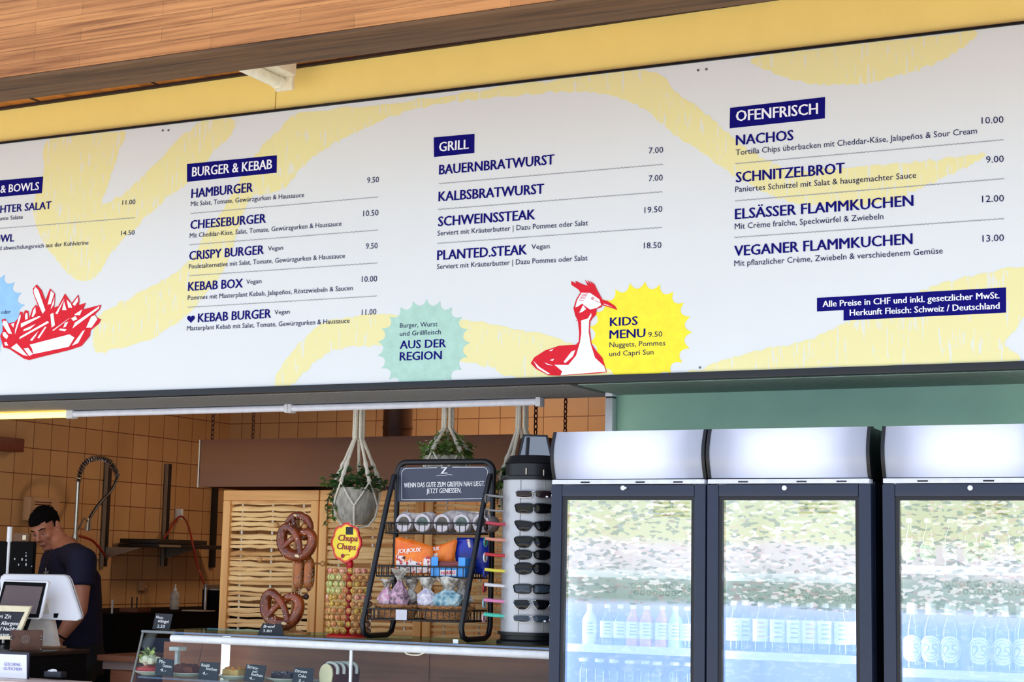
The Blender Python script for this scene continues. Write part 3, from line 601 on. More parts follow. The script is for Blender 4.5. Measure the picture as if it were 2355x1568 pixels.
# bottles
m_clear = glassmat('clear_glass', (.86, .93, .97, 1), .10)
def bottle(label, group, x, z, Y, h, r, glass, cap, lbl, lz0, lz1, round_=False, capr=.42, caph=.09, mark=None, lcol=None):
    t = thing('drinks_bottle', label, 'bottle', (x, Y, z), group)
    nk = r * .38
    prof = [(r * .8, 0), (r, h * .03), (r, h * .58), (r * .92, h * .66), (nk * 1.2, h * .80), (nk, h * .84), (nk, h * .93)]
    obj('bottle_body', G().lathe(prof, (x, Y, z), 20), glass, t)
    obj('cap', G().lathe([(r * capr, h * (1 - caph)), (r * capr, h * .97), (r * capr * .85, h)], (x, Y, z), 16), cap, t)
    if round_:                               # round label wrapped on the front of the glass
        P = []; zc = z + h * (lz0 + lz1) / 2; R = h * (lz1 - lz0) / 2
        f = lambda du, dz, off: (x + (r + off) * math.sin(du / r) * .9 + .25 * du * 0, Y - (r + off) * math.cos(du / r), zc + dz)
        a0 = math.atan2(-x, Y)               # turned towards the counter side where customers stand
        def f(du, dz, off):
            a = du / r + math.atan2(-x * .6, Y); return (x + (r + off) * math.sin(a), Y - (r + off) * math.cos(a), zc + dz)
        ww = min(R, r * 1.25)
        g = G(); n = 24; rings = [(0, 0), (.5, .5), (1, 1)]
        vs = [f(0, 0, .0012)]
        for k_ in (.34, .67, 1):
            for i in range(n): vs.append(f(ww * k_ * math.cos(2 * PI * i / n), R * k_ * math.sin(2 * PI * i / n), .0012))
        fs = [(0, 1 + i, 1 + (i + 1) % n) for i in range(n)] + [(1 + j * n + i, 1 + (j + 1) * n + i, 1 + (j + 1) * n + (i + 1) % n, 1 + j * n + (i + 1) % n) for j in range(2) for i in range(n)]
        g.add(vs, fs); o_ = obj('label', g, lbl, t)
        g = G()
        for kk in (.82, .60): g.tube([f(ww * kk * math.cos(2 * PI * i / n), R * kk * math.sin(2 * PI * i / n), .0018) for i in range(n)], .0009, 4, closed=True)
        if mark:
            vs_, fs_ = glyphs(mark); xa = min(p[0] for p in vs_); xb = max(p[0] for p in vs_); sc_ = ww * 1.0 / (xb - xa)
            g.add([f((p[0] - (xa + xb) / 2) * sc_, (p[1] - CAPH / 2) * sc_, .002) for p in vs_], fs_)
        else:
            g.add([f(ww * .45 * a_, R * .4 * b_, .002) for a_, b_ in ((-1, -.8), (1, -.8), (.7, -.1), (.2, 0), (.3, .6), (-.2, 1), (-.3, .2), (-.8, 0))], [tuple(range(8))])
        obj('label_print', g, lcol, o_, smooth=False)
    elif lbl:
        o_ = obj('label', G().lathe([(r * 1.012, h * lz0), (r * 1.012, h * lz1)], (x, Y, z), 20, cap=False), lbl, t)
        if lcol:
            g = G()
            for k in range(4):
                zz_ = h * (lz0 + (lz1 - lz0) * (.2 + .2 * k)); a = math.atan2(-x, Y); w_ = .5 - .08 * (k % 2)
                g.add([(x + r * 1.02 * math.sin(a + s_ * w_), Y - r * 1.02 * math.cos(a + s_ * w_), z + zz_ + dz) for s_ in (-1, -.5, 0, .5, 1) for dz in (0, h * .03)], [(2 * i, 2 * i + 2, 2 * i + 3, 2 * i + 1) for i in range(4)])
            obj('label_print', g, lcol, o_, smooth=False)
    return t
m_grn = mat('label_green', (206, 240, 196), .5); m_grnp = mat('print_green', (120, 160, 120), .5)
m_capw = mat('cap_white', (240, 242, 246), .4); m_pr = mat('print_grey', (170, 190, 215), .5); m_prr = mat('print_salmon', (240, 180, 175), .5)
m_yel = mat('cap_yellow', (250, 232, 150), .5)
def plx(px, py, Y): return at(px, py, Y).x
YQ = 5.86
N3 = len((2085, 2133, 2187, 2234, 2270, 2311, 2352))
for i, px in enumerate((2092, 2135, 2187, 2234, 2270, 2311, 2352)):
    x = plx(px, 1250, YQ); z = ZS['right'][0] - .003
    bottle(('green round-label bottle on the upper shelf of the right fridge, ' + ordi(i) + ' from the left'), 'green label bottles on the upper shelf', x, z, YQ, .165, .029, m_clear, m_capw, m_grn if i not in (2, 5) else m_lblw, .12, .52, True, lcol=m_grnp)
for i, px in enumerate((2099, 2142, 2187, 2254, 2308, 2352)):
    x = plx(px, 1500, YQ); z = ZS['right'][1] - .003
    bottle(('white-capped bottle marked 25 on the right fridge lower shelf, ' + ordi(i) + ' from the left'), 'bottles with a 25 label', x, z, YQ, .222, .034, m_clear, m_capw, m_lblw, .12, .52, True, .56, .17, mark='25', lcol=m_pr)
for i, px in enumerate((1688, 1713, 1750, 1789, 1827, 1862, 1898, 1937, 1966)):
    x = plx(px, 1450, YQ + (.05 if i in (1, 8) else 0)); z = ZS['middle'][1] - .003
    bottle(('white-label bottle on the lower shelf of the middle fridge, ' + ordi(i) + ' from the left'), 'white label bottles in the middle fridge', x, z, YQ + (.05 if i in (1, 8) else 0), .178, .0285, m_clear, m_capw, m_lblw, .22, .66, lcol=m_prr if i % 3 == 2 else m_pr)
m_pink = mat('drink_pink', (236, 170, 190), .2); m_lime = mat('drink_lime', (210, 235, 190), .3)
for i, (px, k) in enumerate(((1356, 0), (1397, 1), (1427, 1), (1456, 2), (1487, 2), (1523, 2), (1553, 3), (1580, 1))):
    x = plx(px, 1440, YQ); z = ZS['left'][1] - .003
    bottle(('pale', 'clear', 'pink', 'lime green')[k] + ' drink bottle on the left fridge middle shelf, ' + ordi(i) + ' from the left', 'bottles on the middle shelf of the left fridge', x, z, YQ, .15, .027, (m_lblw, m_clear, m_pink, m_lime)[k], m_capw, m_lblw, .2, .6, lcol=m_pr)
for i, px in enumerate((1342, 1379, 1412, 1448, 1485, 1511, 1551, 1584)):
    x = plx(px, 1560, YQ); z = ZS['left'][2] - .003
    bottle(('yellow' if i > 5 else 'white') + '-capped bottle on the lowest shelf of the left fridge, ' + ordi(i) + ' from the left', 'bottles on the lowest shelf of the left fridge', x, z, YQ, .105, .024, m_clear, m_yel if i > 5 else m_capw, None, 0, 0, capr=.75, caph=.12)
# ================================================================== glass display counter
vl = at(330, 1449, 6.0); ZV = vl.z; XV1 = PX0 - .008
m_vg = glassmat('counter_glass', (.95, .975, .96, 1), .012)
m_vgt = glassmat('counter_glass_top', (.62, .78, .70, 1), .2)
m_bar = mat('bar_white', (236, 238, 242), .3)
m_inner = woodmat('counter_wood', (168, 102, 62), (134, 78, 46), 0, .6, .5)
vc = thing('display_counter', 'glass display counter with white top rail holding cakes', 'display counter', ((vl.x + XV1) / 2, 6.2, 0))
obj('top_glass', G().box((vl.x, 5.985, ZV - .008), (XV1, 6.46, ZV)), m_vgt, vc, smooth=False)
bx0 = at(396, 1463, 6.0).x; zb3 = at(800, 1486, 6.0).z
obj('top_rail', G().tube([(bx0, 6.0, zb3 + .001), (XV1, 6.0, zb3 + .001)], .0165, 16), m_bar, vc)
xj0, xj1 = at(805.5, 1490, 6.0).x, at(811, 1490, 6.0).x
obj('front_glass', G().prism([(vl.x + .004, 6.0, ZV - .03), (xj0 - .002, 6.0, ZV - .03), (xj0 - .002, 6.0, .98), (vl.x - .066, 6.0, .98)], (0, .005, 0)), m_vg, vc, smooth=False)
obj('front_glass', G().prism([(xj1 + .002, 6.0, ZV - .03), (XV1, 6.0, ZV - .03), (XV1, 6.0, .98), (xj1 + .002, 6.0, .98)], (0, .005, 0)), m_vg, vc, smooth=False)
obj('glass_joint', G().box((xj0, 5.996, .98), (xj1, 6.004, ZV - .03)), m_bar, vc, smooth=False)
obj('side_glass', G().prism([(vl.x, 6.006, ZV - .01), (vl.x, 6.45, ZV - .01), (vl.x - .07, 6.45, .98), (vl.x - .07, 6.006, .98)], (.006, 0, 0)), m_vg, vc, smooth=False)
obj('edge_strip', G().tube([(vl.x, 5.998, ZV - .004), (vl.x - .07, 5.998, .98)], .005, 6).tube([(vl.x, 5.99, ZV - .004), (bx0 + .02, 5.99, ZV - .004)], .006, 6), mat('strip_grey', (120, 125, 125), .35), vc)
ZSH = 1.098
obj('glass_shelf', G().box((vl.x - .03, 6.012, ZSH - .008), (XV1, 6.36, ZSH)), glassmat('shelf_glass', (.75, .88, .82, 1), .12), vc, smooth=False)
xbk = at(420, 1520, 6.45).x
obj('back_panel', G().box((xbk, 6.45, .95), (XV1, 6.47, ZV - .012)).box((at(985, 1530, 6.45).x, 6.444, .95), (at(988, 1530, 6.45).x, 6.45, ZV - .012)), m_inner, vc, smooth=False)
obj('base_cabinet', G().box((vl.x - .08, 5.99, 0), (XV1, 6.47, .975), bev=.004), mat('counter_base', (60, 42, 32), .5), vc)
ls = at(525, 1500, 6.36)
obj('lamp_column', G().cyl((ls.x, 6.34, ZSH), (ls.x, 6.34, zb3), .019, 14), mat('lamp_column', (240, 240, 245), .3, emit=2.5), vc)
a0 = at(930, 1496, 6.0); b0 = at(998, 1498, 6.0)
single('white_cable', G().tube(spline([(a0.x, 5.995, a0.z + .004), (a0.x + .02, 5.988, a0.z - .012), (a0.x + .07, 5.988, a0.z - .014), (a0.x + .1, 5.99, a0.z - .003), (b0.x, 5.995, b0.z)], 5, False), .003, 6), mat('cable_cream', (232, 222, 200), .4), 'short white cable sagging below the counter rail', 'cable')
c = at(1345, 1478, 6.02) if False else at(1048, 1473, 6.01)
single('paper_tag', G().box((c.x - .012, 6.01, ZV + .0005), (c.x + .01, 6.016, ZV + .016)), m_lblw, 'tiny blank white tag on the glass beside the wire rack foot', 'tag')
# chalk cards and cakes
m_slate = mat('slate_card', (34, 37, 46), .7, var=.12, scale=40)
m_chalk = mat('chalk', (238, 238, 240), .8)
def card(pts, Y, lines, label, name='price_card', depth=.004):
    P = pxy(pts, Y); t = thing(name, label, 'price card', tuple((P[0] + P[1]) / 2), 'handwritten slate price cards')
    obj('slate', G().prism(P, (0, depth, 0)), m_slate, t, smooth=False)
    g = G()
    for s, x0, y0, x1, y1, h in lines: put(g, s, x0, y0, x1, y1, h, .8, off=.0012, Y=Y, shear=.18)
    obj('handwriting', g, m_chalk, t, smooth=False)
card([(350, 1446), (389, 1449), (397, 1412), (358, 1410)], 6.05, [('Nuss-', 359, 1421, 376, 1423, 6), ('stängel', 363, 1430, 388, 1433, 7), ('3.50', 361, 1443, 379, 1444, 7)], 'slate price card at the left end of the counter top')
card([(592, 1459), (652, 1462), (648, 1436), (604, 1433)], 6.05, [('Brezel', 606, 1443, 632, 1443, 6), ('3.80', 604, 1453, 625, 1454, 6)], 'slate price card on the counter top in front of the pretzels')
ycd = 6.03
card([(355, 1551), (396, 1556), (400, 1517), (361, 1513)], ycd, [('Mo-', 366, 1524, 381, 1526, 8), ('Gumm', 374, 1533, 394, 1536, 7), ('4.-', 368, 1543, 382, 1545, 7)], 'leftmost slate price card inside the counter')
card([(454, 1561), (500, 1565), (505, 1524), (462, 1521)], ycd, [('Rüebli', 463, 1532, 482, 1534, 7), ('kuchen', 474, 1540, 499, 1543, 7), ('4.-', 465, 1551, 478, 1552, 7)], 'slate price card before the brown cake slices')
card([(560, 1566), (604, 1570), (612, 1530), (567, 1527)], ycd, [('Streu-', 568, 1536, 594, 1540, 8), ('sel', 580, 1546, 592, 1547, 6), ('kuchen', 578, 1553, 604, 1557, 7), ('4.-', 573, 1562, 586, 1564, 7)], 'slate price card before the golden cake slice')
card([(671, 1571), (717, 1574), (722, 1537), (677, 1534)], ycd, [('Zitronen', 677, 1545, 706, 1548, 7), ('Cake', 686, 1556, 704, 1559, 7), ('3.-', 685, 1568, 700, 1569, 7)], 'slate price card left of the white glazed loaf cake')
m_plate = mat('plate_white', (238, 232, 220), .3)
def plate_(px, py, Y, r, label):
    c = at(px, py, Y); c.z = ZSH + .0005
    t = single('plate', G().lathe([(r * .55, 0), (r * .6, .003), (r * .95, .013), (r, .016), (r * .97, .018), (r * .6, .008), (.001, .007)], c, 28), m_plate, label, 'plate', 'cake plates in the counter'); return c
c = plate_(345, 1566, 6.12, .075, 'white plate at the left end under the salad tart')
m_crm = mat('cream', (238, 234, 205), .6, var=.08, scale=60, bump=.4); m_leaf2 = mat('lettuce', (150, 180, 70), .6, c2=(205, 215, 120), scale=60, bump=.4); m_tom = mat('tomato', (196, 48, 40), .35)
t = thing('filled_tart', 'tart piled with green leaves and cream on the leftmost plate', 'cake', (c.x, c.y, ZSH + .009), 'cakes in the counter')
obj('filling', G().lathe([(.05, .009), (.062, .02), (.06, .03), (.02, .04)], c, 18), m_tom, t)
g = G()
for i in range(14): a = random.random() * 6.3; rr = random.random() * .045; g.ball(c + V((rr * math.cos(a), rr * math.sin(a), .045 + random.random() * .03)), (.02, .014, .017), 8)
obj('cream_topping', g, m_crm, t)
g = G()
for i in range(46):
    a = random.random() * 6.3; rr = random.random() * .055; M = Matrix.Translation(c + V((rr * math.cos(a) - .012, rr * math.sin(a), .04 + random.random() * .055))) @ Matrix.Rotation(random.uniform(0, 6.28), 4, 'Z') @ Matrix.Rotation(random.uniform(-1.3, 1.3), 4, 'X')
    k = random.uniform(.012, .024); g.add([(0, 0, 0), (.7 * k, .3 * k, .2 * k), (.8 * k, .9 * k, 0), (.1 * k, 1.4 * k, .25 * k), (-.7 * k, 1.0 * k, 0), (-.7 * k, .3 * k, .2 * k), (0, .7 * k, -.1 * k)], [(0, 1, 6), (1, 2, 6), (2, 3, 6), (3, 4, 6), (4, 5, 6), (5, 0, 6)], M=M)
obj('leaves', g, m_leaf2, t)
c = plate_(430, 1560, 6.15, .085, 'white plate under the brown crumb cake'); m_brn = mat('brown_cake', (140, 74, 42), .7, c2=(96, 46, 24), scale=50, bump=.8)
def slab(c, sx, sy, sz, m, mt, name, label):
    t = thing(name, label, 'cake', (c.x, c.y, ZSH + .009), 'cakes in the counter')
    obj('cake_body', G().box(c + V((-sx, -sy, .009)), c + V((sx, sy, .009 + sz)), bev=.008), m, t)
    g = G()
    for i in range(26): g.ball(c + V((random.uniform(-sx, sx) * .85, random.uniform(-sy, sy) * .85, .009 + sz)), (.011, .011, random.uniform(.004, .010)), 7)
    obj('crumble_topping', g, mt, t)
slab(c, .062, .05, .035, m_brn, m_brn, 'crumb_cake', 'low brown crumb cake on a white plate, second from the left')
c = plate_(537, 1562, 6.13, .075, 'white plate under the golden cake slice')
slab(c, .042, .03, .035, mat('golden_cake', (214, 160, 74), .6, c2=(236, 200, 120), scale=40, bump=.3), mat('orange_glaze', (226, 142, 42), .35), 'cake_slice', 'golden yellow cake slice with orange topping on a plate')
c = plate_(655, 1567, 6.13, .08, 'white plate under the dark sugared cake')
slab(c, .05, .035, .028, mat('dark_cake', (58, 40, 40), .6, scale=60, bump=.5), mat('dark_sugar', (150, 140, 150), .5, c2=(40, 28, 30), scale=120, lo=.45, hi=.55), 'dark_cake', 'dark brown cake dusted with sugar behind the rightmost price cards')
c = at(766, 1562, 6.11); c.z = ZSH
t = thing('loaf_cake', 'dark loaf cake with white glaze, cut face forward, at the glass joint', 'cake', (c.x, c.y, ZSH), 'cakes in the counter')
obj('tray', G().lathe([(.075, 0), (.085, .004), (.085, .006), (.001, .005)], c, 24), m_plate, t)
ar = [V((c.x - .046 + .052 * u_, c.y - .03, ZSH + .006 + w_)) for u_, w_ in ((0, 0), (1.05, 0), (1.15, .04), (1.1, .062), (.9, .076), (.6, .082), (.3, .079), (.05, .065), (-.08, .042))]
obj('cut_face', G().prism(ar, (0, .008, 0)), mat('pale_crumb', (244, 232, 192), .7, bump=.3), t)
obj('loaf', G().prism([p + V((0, .0081, 0)) for p in ar], (.055, .12, 0)), mat('loaf_brown', (92, 42, 22), .6), t)
g = G()
for k in range(4):
    o_ = V((.055, .12, 0)) * (.15 + .24 * k) + V((0, .008, 0)); g.tube(spline([ar[2] + o_, ar[3] + o_ + V((.003, 0, .003)), ar[4] + o_ + V((0, 0, .004)), ar[6] + o_ + V((0, 0, .004)), ar[7] + o_], 4, False), .008, 6)
obj('white_glaze', g, mat('glaze', (232, 226, 226), .3), t)

wbx = at(409, 1494, 6.3)
t = thing('white_stand', 'small white stand at the left behind the counter cakes', 'stand', (wbx.x, 6.3, ZSH))
obj('column', G().box((wbx.x - .008, 6.29, ZSH), (wbx.x + .008, 6.31, wbx.z - .004)), m_bar, t)
obj('top_plate', G().box((wbx.x - .026, 6.27, wbx.z - .004), (wbx.x + .026, 6.33, wbx.z + .014), bev=.002), m_bar, t)
# ================================================================== behind the counter: woven wood screens
m_pine = woodmat('pine_frame', (244, 182, 108), (220, 150, 80), 2, .7, .5)
m_pineh = woodmat('pine_rail', (244, 182, 108), (220, 150, 80), 0, .7, .5)
m_reed = woodmat('split_wood', (255, 212, 146), (214, 156, 90), 0, .8, .65, dark=(120, 70, 34))
YS = 6.95
zc0 = at(560, 1474, YS).z                  # work counter the screens stand on
XS = [at(518, 1128, YS).x, at(739.5, 1128, YS).x, at(981, 1128, YS).x, at(1235, 1128, YS).x]
zs1 = at(620, 1127.5, YS).z
single('back_counter', G().box((XS[0] - .08, 6.62, 0), (XS[3] + .1, 7.15, zc0), bev=.004), m_inner, 'dark wooden back counter carrying the woven wood screens', 'counter')
for i in range(3):
    xa, xb = XS[i] + .004, XS[i + 1] - .004
    t = thing('woven_screen', ('woven split-wood screen panel behind the pretzel stand', 'woven split-wood screen panel behind the lollipops and hanging pot', 'woven split-wood screen panel behind the right half of the wire rack')[i], 'screen', ((xa + xb) / 2, YS, zc0), 'woven wood screen panels')
    sw = .042
    obj('stile', G().box((xa, YS - .018, zc0), (xa + sw, YS + .018, zs1 - .051), bev=.003), m_pine, t)
    obj('stile', G().box((xb - sw, YS - .018, zc0), (xb, YS + .018, zs1 - .051), bev=.003), m_pine, t)
    obj('top_rail', G().box((xa, YS - .018, zs1 - .05), (xb, YS + .018, zs1), bev=.003), m_pineh, t)
    obj('bottom_rail', G().box((xa + sw, YS - .012, zc0), (xb - sw, YS + .012, zc0 + .03), bev=.003), m_pineh, t)
    g = G(); z = zc0 + .045; n = 0
    while z < zs1 - .055:
        h = random.uniform(.0085, .0130); pts = []; rr = []
        bow = random.uniform(-.003, .003)
        for k in range(9):
            u = k / 8; pts.append((xa + sw - .004 + (xb - xa - 2 * sw + .008) * u, YS + (.003 if (k // 2 + n) % 2 else -.002), z + random.uniform(-.0035, .0035) + bow * math.sin(PI * u))); rr.append(h * random.uniform(.78, 1.1))
        g.tube(pts, rr, 7, flat=.5); z += h * 2 + random.choice((.001, .002, .004, .005, .009)); n += 1
    obj('woven_slats', g, m_reed, t)
    g = G()
    for u in (.12, .5, .88): x = xa + sw + (xb - xa - 2 * sw) * u; g.box((x - .005, YS + .008, zc0), (x + .005, YS + .014, zs1 - .05))
    obj('warp_rod', g, mat('warp_tape', (226, 216, 200), .6), t, smooth=False)
# ================================================================== extractor hood on chains
m_hood = mat('hood_steel', (112, 76, 58), .32, .85, var=.04, scale=3, stretch=(1, 1, 12))
YH = 7.5
hz1, hz0 = at(800, 1005, YH).z, at(800, 1118, YH).z
hx0, hx1 = at(459, 1060, YH).x, at(1215, 1060, YH).x
hd = thing('extractor_hood', 'long brown steel extractor hood hung on chains before the tiled wall', 'extractor hood', ((hx0 + hx1) / 2, YH + .5, hz0))
g = G().box((hx0, YH, hz0), (hx1, YH + .02, hz1)).box((hx0, YH + 1.1, hz0), (hx1, YH + 1.12, hz1)).box((hx0, YH + .02, hz0), (hx0 + .02, YH + 1.1, hz1)).box((hx1 - .02, YH + .02, hz0), (hx1, YH + 1.1, hz1)).box((hx0 + .02, YH + .02, hz1 - .02), (hx1 - .02, YH + 1.1, hz1))
obj('hood_body', g, m_hood, hd, smooth=False)
obj('edge_strip', G().box((hx0 - .006, YH - .004, hz0 - .004), (hx0 + .002, YH + .006, hz1)), mat('strip_light_steel', (200, 190, 180), .3, .5), hd)
def chain(px, Y, label):
    x = at(px, 970, Y).x; z = hz1; g = G(); k = 0
    while z < 2.99:
        a = []
        for i in range(8):
            t_ = i * PI / 4; u, v = .0085 * math.cos(t_), .017 * math.sin(t_)
            a.append((x + (u if k % 2 else u * .35), Y + (0 if k % 2 else u), z + .014 + v))
        g.tube(a, .0033, 5, closed=True); z += .026; k += 1
    obj('chain', g, mat('rusty_chain', (82, 46, 32), .6, .5), hd)
for px, Y in ((490, YH + .3), (583, YH + .9), (1232, YH + .05), (1300, YH + .9)): chain(px, Y, '')
dx = at(915, 970, YH + .7)
obj('exhaust_pipe', G().cyl((dx.x, YH + .7, hz1), (dx.x, YH + .7, 2.999), .082, 24).cyl((dx.x, YH + .7, hz1 + .10), (dx.x, YH + .7, hz1 + .115), .085, 24), mat('duct', (105, 76, 58), .4, .6), hd)
# ================================================================== hanging planters in rope holders
m_rope = mat('cotton_rope', (246, 238, 220), .9, var=.08, scale=120, bump=.5)
m_pot = mat('grey_pot', (178, 172, 158), .9, var=.25, scale=60, bump=.5, stretch=(1, 1, .4))
m_ivy = mat('ivy_leaf', (38, 66, 36), .45, c2=(78, 112, 58), scale=30)
m_ivyb = mat('ivy_bright', (64, 92, 36), .45, c2=(120, 150, 70), scale=30)
m_stem = mat('ivy_stem', (70, 60, 34), .7)
def leaf(g, c, s, mi=0):
    M = Matrix.Rotation(random.uniform(0, 6.28), 4, 'Z') @ Matrix.Rotation(random.uniform(-1.2, 1.0), 4, 'X') @ Matrix.Rotation(random.uniform(-.6, .6), 4, 'Y')
    P = [(0, 0, 0), (.42, .1, .06), (.62, .55, 0), (.25, .55, .05), (0, 1.15, -.05), (-.25, .55, .05), (-.62, .55, 0), (-.42, .1, .06), (0, .45, 0)]
    g.add([M @ (V(p) * s) + V(c) for p in P], [(0, 1, 8), (1, 2, 8), (2, 3, 8), (3, 4, 8), (4, 5, 8), (5, 6, 8), (6, 7, 8), (7, 0, 8)], mi)
def twist(g, a, b, r, n=14):
    a, b = V(a), V(b); L = (b - a).length; m = max(4, int(L / .02))
    g.tube([a + (b - a) * (i / m) for i in range(m + 1)], [r * (1.25 if i % 2 else .8) for i in range(m + 1)], 7)
def planter(px, Y, ytop, yknot, yrim, ybot, rpx, label, leaves, trail, kind=0):
    c = at(px, ybot, Y); top = at(px, yrim, Y); R = at(px + rpx, yrim, Y).x - top.x; h = top.z - c.z
    t = thing('hanging_planter', label, 'hanging planter', (c.x, Y, c.z), 'hanging planters in rope holders')
    c = V((c.x, Y, c.z))
    obj('pot', G().lathe([(.01, 0), (R * .55, 0), (R * .82, h * .2), (R * .98, h * .55), (R, h), (R * .93, h), (R * .9, h * .85), (.01, h * .82)], c, 24), m_pot, t)
    zk = at(px, yknot, Y).z; zt_ = 2.99
    g = G()
    for k in range(6):
        a = k * PI / 3 + .4; r_ = .012
        g.tube([(c.x + r_ * math.cos(a), Y + r_ * math.sin(a), zt_), (c.x + r_ * 1.4 * math.cos(a), Y + r_ * 1.4 * math.sin(a), (zk + zt_) / 2), (c.x + r_ * 1.8 * math.cos(a), Y + r_ * 1.8 * math.sin(a), zk)], .0075, 7)
    zm = c.z + h * 1.12; NS = 5
    for k in range(NS):
        a = 2 * PI * k / NS - 1.75; d = V((math.cos(a), math.sin(a), 0)); p0 = V((c.x, Y, zk)) + d * .02; p2 = c + d * R * 1.08 + V((0, 0, h * 1.15)); p1 = p0.lerp(p2, .5)
        g.tube([p0, p1], .0075, 7); twist(g, p1, p2, .0095)
        for s_ in (-1, 1):
            a2 = a + s_ * PI / NS; d2 = V((math.cos(a2), math.sin(a2), 0)); am = a + s_ * PI / NS * .5; dm = V((math.cos(am), math.sin(am), 0))
            g.tube([p2, c + dm * R * 1.06 + V((0, 0, h * .8)), c + d2 * R * 1.04 + V((0, 0, h * .5))], .0042, 6)
        a2 = a + PI / NS; d2 = V((math.cos(a2), math.sin(a2), 0))
        g.tube([c + d2 * R * 1.04 + V((0, 0, h * .5)), c + d2 * R * .93 + V((0, 0, h * .2)), c + d2 * R * .62 + V((0, 0, -.006)), c + V((0, 0, -.014))], .0055, 6)
    g.ball(c + V((0, 0, -.02)), (.016, .016, .014), 8)
    obj('rope_holder', g, m_rope, t)
    g = G()
    for i in range(leaves):
        a = random.uniform(0, 6.28); rr = R * math.sqrt(random.random()) * 1.25; z = h * .92 + random.uniform(0, .11) * (1.3 - rr / R * .6)
        leaf(g, c + V((rr * math.cos(a), rr * math.sin(a), z)), random.uniform(.022, .045) * (1 if kind == 0 else .55))
    st = G()
    for (dx_, dz_, n) in trail:
        p = c + V((dx_ * .4, -R * .7, h * 1.05)); P = [p]
        for i in range(n):
            u = (i + 1) / n; P.append(c + V((dx_ * (.4 + .6 * min(1, u * 2.2)), -R * .8, h * 1.05 + dz_ * u ** 1.4)) + V((random.uniform(-.008, .008), 0, 0)))
        st.tube(P, .0022, 5)
        for q_ in P: leaf(g, q_, random.uniform(.022, .034), 1); leaf(g, q_ + V((random.uniform(-.02, .02), 0, -.01)), random.uniform(.016, .028), 1)
    obj('foliage', g, [m_ivy, m_ivyb] if kind == 0 else [m_ivyb, m_ivyb], t, smooth=False)
    if trail: obj('stem', st, m_stem, t)
planter(818, 6.62, 945, 1008, 1122, 1206, 44, 'hanging grey pot with trailing ivy left of the wire rack', 150, [(-.10, -.16, 8), (-.075, -.14, 7), (-.125, .03, 4)])
planter(1026, 6.62, 940, 985, 1049, 1120, 45, 'hanging planter with bushy small-leaved plant behind the wire rack sign', 420, [], 1)
planter(1196, 6.62, 938, 985, 1112, 1195, 42, 'hanging planter with dark ivy half hidden behind the sunglasses stand', 170, [(-.075, -.10, 6), (-.09, -.02, 5)])
# ================================================================== pretzel stand
m_peg = woodmat('peg_wood', (204, 150, 92), (170, 112, 60), 2, 1.2, .5)
YP = 6.22
b = at(673, 1473, YP); tp = at(675, 1192, YP)
b.z = ZV
t = thing('pretzel_stand', 'turned wooden pretzel stand with ball-ended pegs on the counter', 'pretzel stand', (b.x, YP, ZV))
obj('pole', G().cyl((b.x, YP, ZV + .012), (b.x, YP, tp.z), .0125, 14), m_peg, t)
obj('base', G().lathe([(.075, 0), (.075, .008), (.02, .014), (.001, .015)], (b.x, YP, ZV), 24), m_peg, t)
for px, py in ((640, 1208), (601, 1286), (745, 1296)):
    e = at(px, py, YP - .02)
    obj('peg', G().cyl((b.x, YP, e.z), (e.x, YP - .03, e.z), .0045, 8).ball((e.x, YP - .03, e.z), .012, 12), m_peg, t)
e = at(707, 1372, YP - .05); obj('peg', G().cyl((b.x, YP, e.z), (e.x, YP - .06, e.z), .0045, 8).ball((e.x, YP - .06, e.z), .0125, 12), mat('peg_dark', (48, 26, 20), .5), t, label='dark ball-ended peg')
e = at(713, 1212, YP - .05); obj('peg', G().cyl((b.x, YP, e.z), (e.x, YP - .09, e.z), .0045, 8).ball((e.x, YP - .09, e.z), .012, 12), m_peg, t)
m_prz = mat('pretzel_crust', (84, 30, 10), .22, c2=(146, 64, 20), scale=16, coat=.3)
m_salt = mat('salt', (244, 238, 226), .6); m_cut = mat('pretzel_cut', (236, 206, 158), .7)
